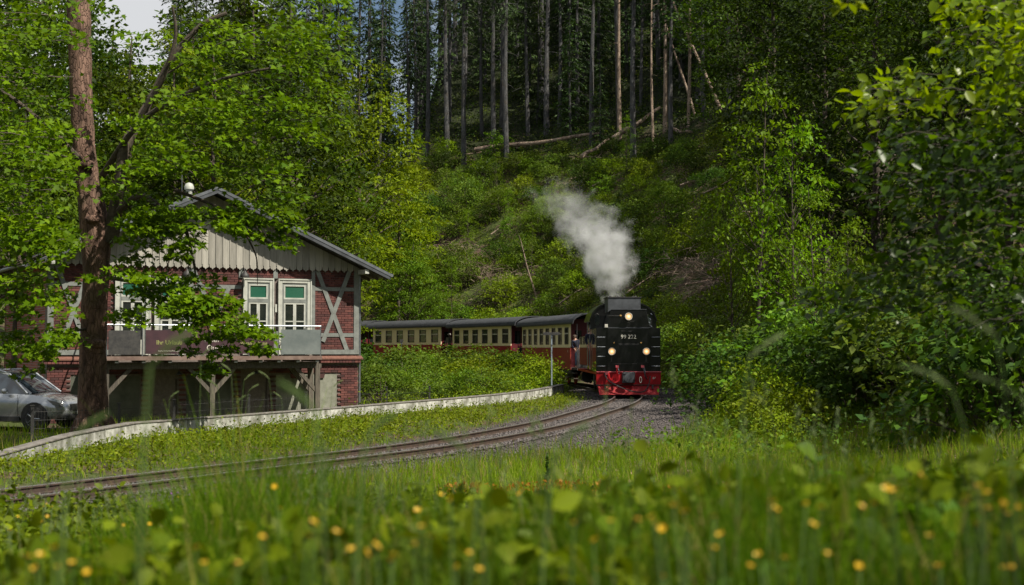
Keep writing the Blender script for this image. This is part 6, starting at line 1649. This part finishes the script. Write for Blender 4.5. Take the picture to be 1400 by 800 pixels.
# orange-brown low plants in a strip at the edge of the shade
P = scatter(60000, 16.5, 21.5, lambda x, y, s: (x > -.9) & (x < 3.6) & (np.abs(y - 19.2 - .25 * np.sin(x * 3)) < .38))[:1500]; n = len(P)
P[:, 2] += RNG.uniform(.02, .16, n); tt = RNG.uniform(0, 1, n)[:, None]
V, Fc, q = leaf_arrays(P, RNG.normal(0, 1, (n, 3)), np.array([0, 0, 1.0]) + RNG.normal(0, .5, (n, 3)), RNG.uniform(.05, .10, n), T_DIA)
tag(link('rusty_weeds', npmesh('rusty_weeds', V, Fc, M_leaf, np.repeat(np.array((.20, .06, .02)) * (1 - tt) + np.array((.30, .16, .04)) * tt, q, 0)), None, 'stuff'), 'rust-coloured low weeds in a strip at the front of the sunlit grass', 'weeds')

# ------------------------------------------------------------------ buttercups
BC = [(310,690),(303,702),(356,697),(369,709),(383,696),(345,671),(423,695),(419,705),(433,715),(449,716),(460,717),(420,733),(358,735),(500,716),(521,713),(490,711),(481,752),(500,756),(516,750),(539,760),(576,721),(587,734),(568,745),(581,659),(602,677),(616,683),(628,712),(642,757),(670,704),(694,712),(655,780),(624,777),(326,771),(280,771),(255,725),(243,680),(175,671),(39,762),(55,760),(74,750),(49,777),(14,725),(25,707),(65,707),(132,694),(715,712),(785,716),(812,740),(814,778),(855,688),(872,712),(892,707),(905,724),(912,697),(936,701),(936,714),(977,707),(1026,774),(1073,764),(1102,690),(1174,775),(1371,689),(1392,694),(1375,778),(1257,650),(943,725),(446,712),(513,746)]
M_petal = surf('buttercup_petal', (.55, .33, .008), (.64, .42, .012), rough=.5, scale=30)
M_stem = surf('green_stem', (.06, .11, .02), (.09, .15, .03), rough=.6)
M_purple = surf('purple_petal', (.16, .05, .20), (.24, .09, .28), rough=.6, scale=30)
pm = MB()
for k_ in range(5):
    a = 2 * PI * k_ / 5; c, s = math.cos(a), math.sin(a)
    def q(r_, t, z): return (r_ * c - t * s, r_ * s + t * c, z)
    pm.add([q(.001, 0, 0), q(.010, .008, .004), q(.017, .007, .011), q(.0185, 0, .013), q(.017, -.007, .011), q(.010, -.008, .004)], [(0, 1, 2, 3), (0, 3, 4, 5)])
pm.lathe([(.002, .0), (.006, .004), (.004, .008)], (0, 0, 0), 8)
petal_me = pm.mesh('petals', M_petal, True)
stem_me = MB().tube([(0, 0, -1), (.03, .01, -.5), (0, 0, 0)], .0022, 4, False).mesh('stem', M_stem)
def ground_for(px, py, hgt, D0=3.2, D1=20):
    best = None
    for D in np.arange(D0, D1, .1):
        p = at(px, py, D); e = abs(p.z - tz1(p.x, D) - hgt)
        if best is None or e < best[0]: best = (e, p)
    return best[1]
BC += [(random.uniform(20, 1390), random.uniform(665, 790) if random.random() < .6 else random.uniform(655, 720)) for _ in range(60)]
for px, py in BC:
    hg_ = random.uniform(.60, .76) if py > 700 else random.uniform(.52, .64)
    p = ground_for(px, py, hg_); g = tz1(p.x, p.y)
    r = empty('buttercup', (p.x, p.y, g), random.uniform(0, 6.28), 'small yellow buttercup flower in the blurred foreground meadow', 'flower', 'buttercups in the foreground meadow')
    hh = p.z - g
    o = link('petals', petal_me, r); o.location = (0, 0, hh); o.rotation_euler = (random.gauss(.3, .3), random.gauss(0, .3), 0); o.scale = (random.uniform(.38, .58),) * 3
    o = link('stem', stem_me, r); o.location = (0, 0, hh); o.scale = (1, 1, hh + .02)
p0 = ground_for(228, 690, .3); pc = empty('purple_wildflower', (p0.x, p0.y, tz1(p0.x, p0.y)), 0, 'clump of small purple flowers left of centre in the foreground meadow', 'flower')
fm = MB()
for i in range(34):
    x, y, z = random.gauss(0, .16), random.gauss(0, .35), random.uniform(.22, .42); fm.lathe([(.002, -.012), (.011, -.004), (.012, .006), (.004, .014)], (x, y, z), 6)
fm.build('flower_heads', M_purple, pc, kind='stuff'); sm_ = MB()
for (x, y, z) in fm.v[::24]: sm_.tube([(x * .6, y * .6, -.02), (x, y, z)], .003, 4, False)
sm_.build('stems', M_stem, pc)

# ------------------------------------------------------------------ broad-leaved plants and tall stalks close to the camera
def dock(px, py, hgt, n, size, label, D0=3.2):
    p = ground_for(px, py, hgt, D0); g = tz1(p.x, p.y); r = empty('broad_leaved_plant', (p.x, p.y, g), random.uniform(0, 6.28), label, 'plant')
    for i in range(n):
        a = 2 * PI * i / n + random.uniform(-.4, .4); L = size * random.uniform(.75, 1.15); tilt = random.uniform(.35, 1.1); z = hgt * random.uniform(.45, .95); m = MB(); st_ = 7
        wv = random.uniform(-.3, .3)
        for k_ in range(st_ + 1):
            t = k_ / st_; x = L * t * math.cos(tilt * (1 - .9 * t)); zz = z + L * .55 * math.sin(PI * t * .8) * math.sin(tilt) - .12 * L * t * t
            w_ = L * .36 * (math.sin(PI * (t * .93 + .05)) ** .7) * (1 + .06 * math.sin(t * 14))
            for s_, dz in ((-1, .04), (-.5, .0), (0, -.015), (.5, .0), (1, .04)): m.v.append((x * math.cos(a) - s_ * w_ * math.sin(a), x * math.sin(a) + s_ * w_ * math.cos(a), zz + dz * L + .02 * L * math.sin(t * 9 + s_ * 3 + wv)))
        for k_ in range(st_):
            for j_ in range(4): m.f.append((k_ * 5 + j_, k_ * 5 + j_ + 1, k_ * 5 + j_ + 6, k_ * 5 + j_ + 5))
        me = m.mesh('leaf', M_leaf_big, True, 180)
        at_ = me.attributes.new('col', 'FLOAT_COLOR', 'FACE'); c = np.tile(np.array([.07, .14, .02, 1]) * np.array([random.uniform(.8, 1.5)] * 3 + [1]), (len(me.polygons), 1)).astype(np.float32); at_.data.foreach_set('color', c.ravel())
        link('leaf', me, r)
        m2 = MB(); m2.tube([(0, 0, -.02), (.02 * math.cos(a), .02 * math.sin(a), z)], .005, 4, False); m2.build('stem', M_stem, r)
    return r
dock(1112, 618, .62, 5, .17, 'pale green broad-leaved plant standing up at the lower right', 3.4)
dock(955, 690, .42, 6, .17, 'light broad-leaved plant right of centre low in the meadow', 4.2)
dock(1220, 735, .40, 7, .24, 'large broad-leaved plant spreading at the bottom right', 3.4)
dock(1060, 785, .36, 6, .20, 'broad-leaved plant at the bottom edge right of centre', 3.4)
dock(270, 715, .36, 5, .17, 'light broad-leaved plant low in the meadow at left', 4.2)
dock(1300, 690, .42, 6, .22, 'dark broad-leaved plant in the shade at the lower right', 3.6)
dock(1165, 655, .45, 6, .19, 'mid-green broad-leaved plant behind the pale upright one', 4.4)
dock(880, 760, .34, 6, .16, 'broad-leaved plant at the bottom centre', 3.6)
def stalk(px, py, D, label, lean=0.12, head=.11, thick=.004, hw=.010, col=None):
    p = at(px, py, D); x0 = p.x - lean; g = tz1(x0, D); r = empty('grass_stalk', (x0, D, g), 0, label, 'grass stalk', 'tall grass stalks near the camera'); H = p.z - g
    pts = [(lean * t ** 2.2, 0, H * (1 - (1 - t) ** 1.25) if t < 1 else H) for t in np.linspace(0, 1, 8)]
    q = Vector(pts[-1]); d = (q - Vector(pts[-2])).normalized()
    m = MB(); m.tube(pts, [thick * (1 - .6 * i / 7) for i in range(8)], 5, False); m.build('stem', M_stem, r)
    m = MB(); hd = d + Vector((.5 if lean > 0 else -.5, 0, -.35)); hd.normalize()
    for i in range(26):
        t = i / 26; c = q + hd * head * t - Vector((0, 0, .25 * head * t * t)); a = random.uniform(0, 6.28); rr = hw * .8 * math.sin(PI * (t * .85 + .12))
        e = Vector((math.cos(a) * rr, math.sin(a) * rr, 0)); m.tube([c, c + e + hd * .012, c + e * 1.2 + hd * .024], [.0016, .0030, .0008], 4, False)
    m.build('seed_head', col or M_seed, r); return r
M_seed = surf('pale_green_seed_head', (.09, .14, .04), (.17, .21, .08), rough=.8, scale=20)
for px, py, D, ln in ((1024, 490, 3.6, .04), (1362, 462, 2.9, -.04), (1300, 530, 3.0, -.08), (1395, 545, 2.8, -.07)):
    stalk(px, py, D, 'tall blurred grass stalk with drooping head right of the engine' if px < 1200 else 'tall blurred grass stalk before the dark bushes at right', ln)
for px, py, D, ln in ((275, 488, 10, .01), (316, 508, 11, -.04), (334, 520, 11.5, .05), (340, 535, 12, .07), (368, 518, 11, -.06), (455, 530, 11.5, .05), (430, 600, 12, .04), (298, 530, 10.5, -.05), (232, 545, 12, .03), (385, 545, 13, -.04), (322, 552, 10.5, .04), (720, 590, 15, .03), (540, 600, 12, -.04)):
    stalk(px, py, D, 'pale grass stalk with seed head rising before the house and low wall' if px < 470 else 'grass stalk with seed head before the track', ln, .10, .003, .008)
for px, py, D, ln in ((205, 500, 2.3, .02), (430, 560, 2.6, -.03), (760, 610, 3.0, .04), (640, 620, 2.8, -.05), (100, 600, 2.8, .03), (498, 600, 3.0, .02)):
    stalk(px, py, D, 'very blurred green grass blade close to the camera', ln, .08, .006, .006, M_stem)
p = ground_for(748, 608, .5, 8, 20); r = empty('dark_weed', (p.x, p.y, tz1(p.x, p.y)), 0, 'single dark upright weed standing before the sunlit grass at centre', 'plant')
n = 90; zz = RNG.uniform(.05, .5, n); a = RNG.uniform(0, 6.28, n); Pn = np.stack([np.zeros(n), np.zeros(n), zz], 1); An = np.stack([np.cos(a), np.sin(a), np.full(n, .9)], 1)
V, Fc, q = leaf_arrays(Pn, An, np.array([0, 0, 1.0]) + RNG.normal(0, .2, (n, 3)), .09 * (1.15 - zz * 1.5), T_DIA)
link('leaves', npmesh('leaves', V, Fc, M_leaf, np.full((len(Fc), 3), (.03, .07, .02))), r); MB().tube([(0, 0, -.02), (0, 0, .5)], .004, 5).build('stem', M_stem, r)

m = MB(); P = scatter(2600, 5.5, 17, lambda x, y, s: (s > 2) & (wob(x, y, 1.9) > -.1))[:620]
for x, y, z in P:
    H = random.uniform(.55, .95) * (1 - .25 * min(1, max(0, (y - 8) / 8))); a = random.uniform(0, 6.28); d = Vector((math.cos(a), math.sin(a), 0)) * random.uniform(.03, .22); b = Vector((x, y, z))
    m.tube([b, b + d * .35 + Vector((0, 0, H * .6)), b + d + Vector((0, 0, H))], [.0022, .0018, .0012], 3, False)
    q = b + d + Vector((0, 0, H))
    for i in range(7):
        t = i / 7; c = q - Vector((0, 0, .09 * (1 - t))) ; e = Vector((random.gauss(0, .008), random.gauss(0, .008), .012)); m.tube([c, c + e, c + e * 1.8], [.001, .0035, .0008], 3, False)
me_ = m.mesh('grass_seed_stalks', M_seed); tag(link('grass_seed_stalks', me_, None, 'stuff'), 'thin flowering grass stalks standing through the meadow', 'grass')

# ------------------------------------------------------------------ steam from the chimney
sp = engp(0, 9.9, 0)
m = MB().box(-5.2, 2.2, -1.9, 1.9, 0, 6.4)
mt = bpy.data.materials.new('steam'); mt.use_nodes = True; nt = mt.node_tree
for n_ in list(nt.nodes): nt.nodes.remove(n_)
out = nt.nodes.new('ShaderNodeOutputMaterial'); pv = nt.nodes.new('ShaderNodeVolumePrincipled'); nt.links.new(pv.outputs[0], out.inputs['Volume'])
pv.inputs['Color'].default_value = (.93, .94, .95, 1); pv.inputs['Anisotropy'].default_value = .2
tc = nt.nodes.new('ShaderNodeTexCoord'); nz = nt.nodes.new('ShaderNodeTexNoise'); nz.inputs['Scale'].default_value = .85; nz.inputs['Detail'].default_value = 7; nz.inputs['Roughness'].default_value = .66
nt.links.new(tc.outputs['Object'], nz.inputs['Vector'])
sub = nt.nodes.new('ShaderNodeVectorMath'); sub.operation = 'SUBTRACT'; sub.inputs[1].default_value = (.5, .5, .5); nt.links.new(nz.outputs['Color'], sub.inputs[0])
sc_ = nt.nodes.new('ShaderNodeSeparateXYZ'); nt.links.new(tc.outputs['Object'], sc_.inputs[0])
def math_(op, a, b=None, cl=False):
    n_ = nt.nodes.new('ShaderNodeMath'); n_.operation = op; n_.use_clamp = cl
    for i, v in enumerate((a, b)):
        if v is None: continue
        if isinstance(v, (int, float)): n_.inputs[i].default_value = v
        else: nt.links.new(v, n_.inputs[i])
    return n_.outputs[0]
zf = math_('DIVIDE', sc_.outputs['Z'], 6.4)
amp = math_('MULTIPLY_ADD' if False else 'ADD', math_('MULTIPLY', zf, 5.0), .9)
wn = nt.nodes.new('ShaderNodeVectorMath'); wn.operation = 'SCALE'; nt.links.new(sub.outputs[0], wn.inputs[0]); nt.links.new(amp, wn.inputs['Scale'])
ad = nt.nodes.new('ShaderNodeVectorMath'); ad.operation = 'ADD'; nt.links.new(tc.outputs['Object'], ad.inputs[0]); nt.links.new(wn.outputs[0], ad.inputs[1])
s2 = nt.nodes.new('ShaderNodeSeparateXYZ'); nt.links.new(ad.outputs[0], s2.inputs[0])
z2 = math_('DIVIDE', s2.outputs['Z'], 6.4, True)
def fcurve(inp, pts, lo, hi):
    c = nt.nodes.new('ShaderNodeFloatCurve'); cv = c.mapping.curves[0]
    pts = [(x, (y - lo) / (hi - lo)) for x, y in pts]
    cv.points[0].location = pts[0]; cv.points[1].location = pts[-1]
    for q in pts[1:-1]: cv.points.new(*q)
    c.mapping.update(); nt.links.new(inp, c.inputs['Value'])
    return math_('ADD', math_('MULTIPLY', c.outputs[0], hi - lo), lo)
Z6 = 6.4
xc = fcurve(z2, [(0, .15), (.8 / Z6, .28), (1.7 / Z6, .22), (2.7 / Z6, .05), (3.6 / Z6, -.45), (4.3 / Z6, -.95), (4.9 / Z6, -1.5), (5.4 / Z6, -2.1), (1, -2.8)], -5, 2)
rd = fcurve(z2, [(0, .38), (.8 / Z6, .70), (1.7 / Z6, 1.1), (2.7 / Z6, 1.5), (3.6 / Z6, 1.75), (4.3 / Z6, 1.6), (4.9 / Z6, 1.6), (5.4 / Z6, 1.3), (1, .2)], 0, 3)
dn = fcurve(z2, [(0, 1.0), (.4, 1.0), (.58, .70), (.68, .40), (.80, .26), (.92, .14), (1, 0)], 0, 1)
dx = math_('SUBTRACT', s2.outputs['X'], xc)
dist = math_('SQRT', math_('ADD', math_('MULTIPLY', dx, dx), math_('MULTIPLY', s2.outputs['Y'], s2.outputs['Y'])))
fall = math_('SUBTRACT', 1.0, math_('DIVIDE', dist, rd), True)
fall = math_('MULTIPLY', math_('MULTIPLY', fall, 3.6, True), dn)
nz2 = nt.nodes.new('ShaderNodeTexNoise'); nz2.inputs['Scale'].default_value = 1.6; nz2.inputs['Detail'].default_value = 6; nt.links.new(tc.outputs['Object'], nz2.inputs['Vector'])
mod = nt.nodes.new('ShaderNodeMapRange'); mod.inputs['From Min'].default_value = .38; mod.inputs['From Max'].default_value = .66; mod.inputs['To Min'].default_value = .04; mod.inputs['To Max'].default_value = 1
nt.links.new(nz2.outputs['Fac'], mod.inputs['Value'])
den = math_('MULTIPLY', math_('MULTIPLY', fall, mod.outputs[0]), 1.25)
nt.links.new(den, pv.inputs['Density'])
st = m.build('steam_plume', mt, None, kind='stuff', label='white and grey steam rising from the engine and drifting left'); st['category'] = 'steam'
st.location = (sp.x, sp.y, 3.62)
tris = sum(len(o.data.loops) - 2 * len(o.data.polygons) for o in {o.data.name: o for o in SC.objects if o.type == 'MESH'}.values())
print('unique triangles', tris, 'objects', len(SC.objects))

# repeats that stand in a row get their place in it
ORD2 = ORD + ['fifteenth', 'sixteenth', 'seventeenth', 'eighteenth', 'nineteenth', 'twentieth', 'twenty-first', 'twenty-second', 'twenty-third', 'twenty-fourth', 'twenty-fifth', 'twenty-sixth', 'twenty-seventh', 'twenty-eighth']
by = {}
for o in SC.objects:
    if o.parent is None and 'label' in o and 'group' in o: by.setdefault((o['group'], o['label']), []).append(o)
for (g_, lb), os_ in by.items():
    if 1 < len(os_) <= len(ORD2) and len(lb.split()) <= 13 and 'buttercup' not in g_ and 'outside' not in lb:
        for i, o in enumerate(sorted(os_, key=lambda q: q.location.x / q.location.y)): o['label'] = f'{lb}, {ORD2[i]} from left'
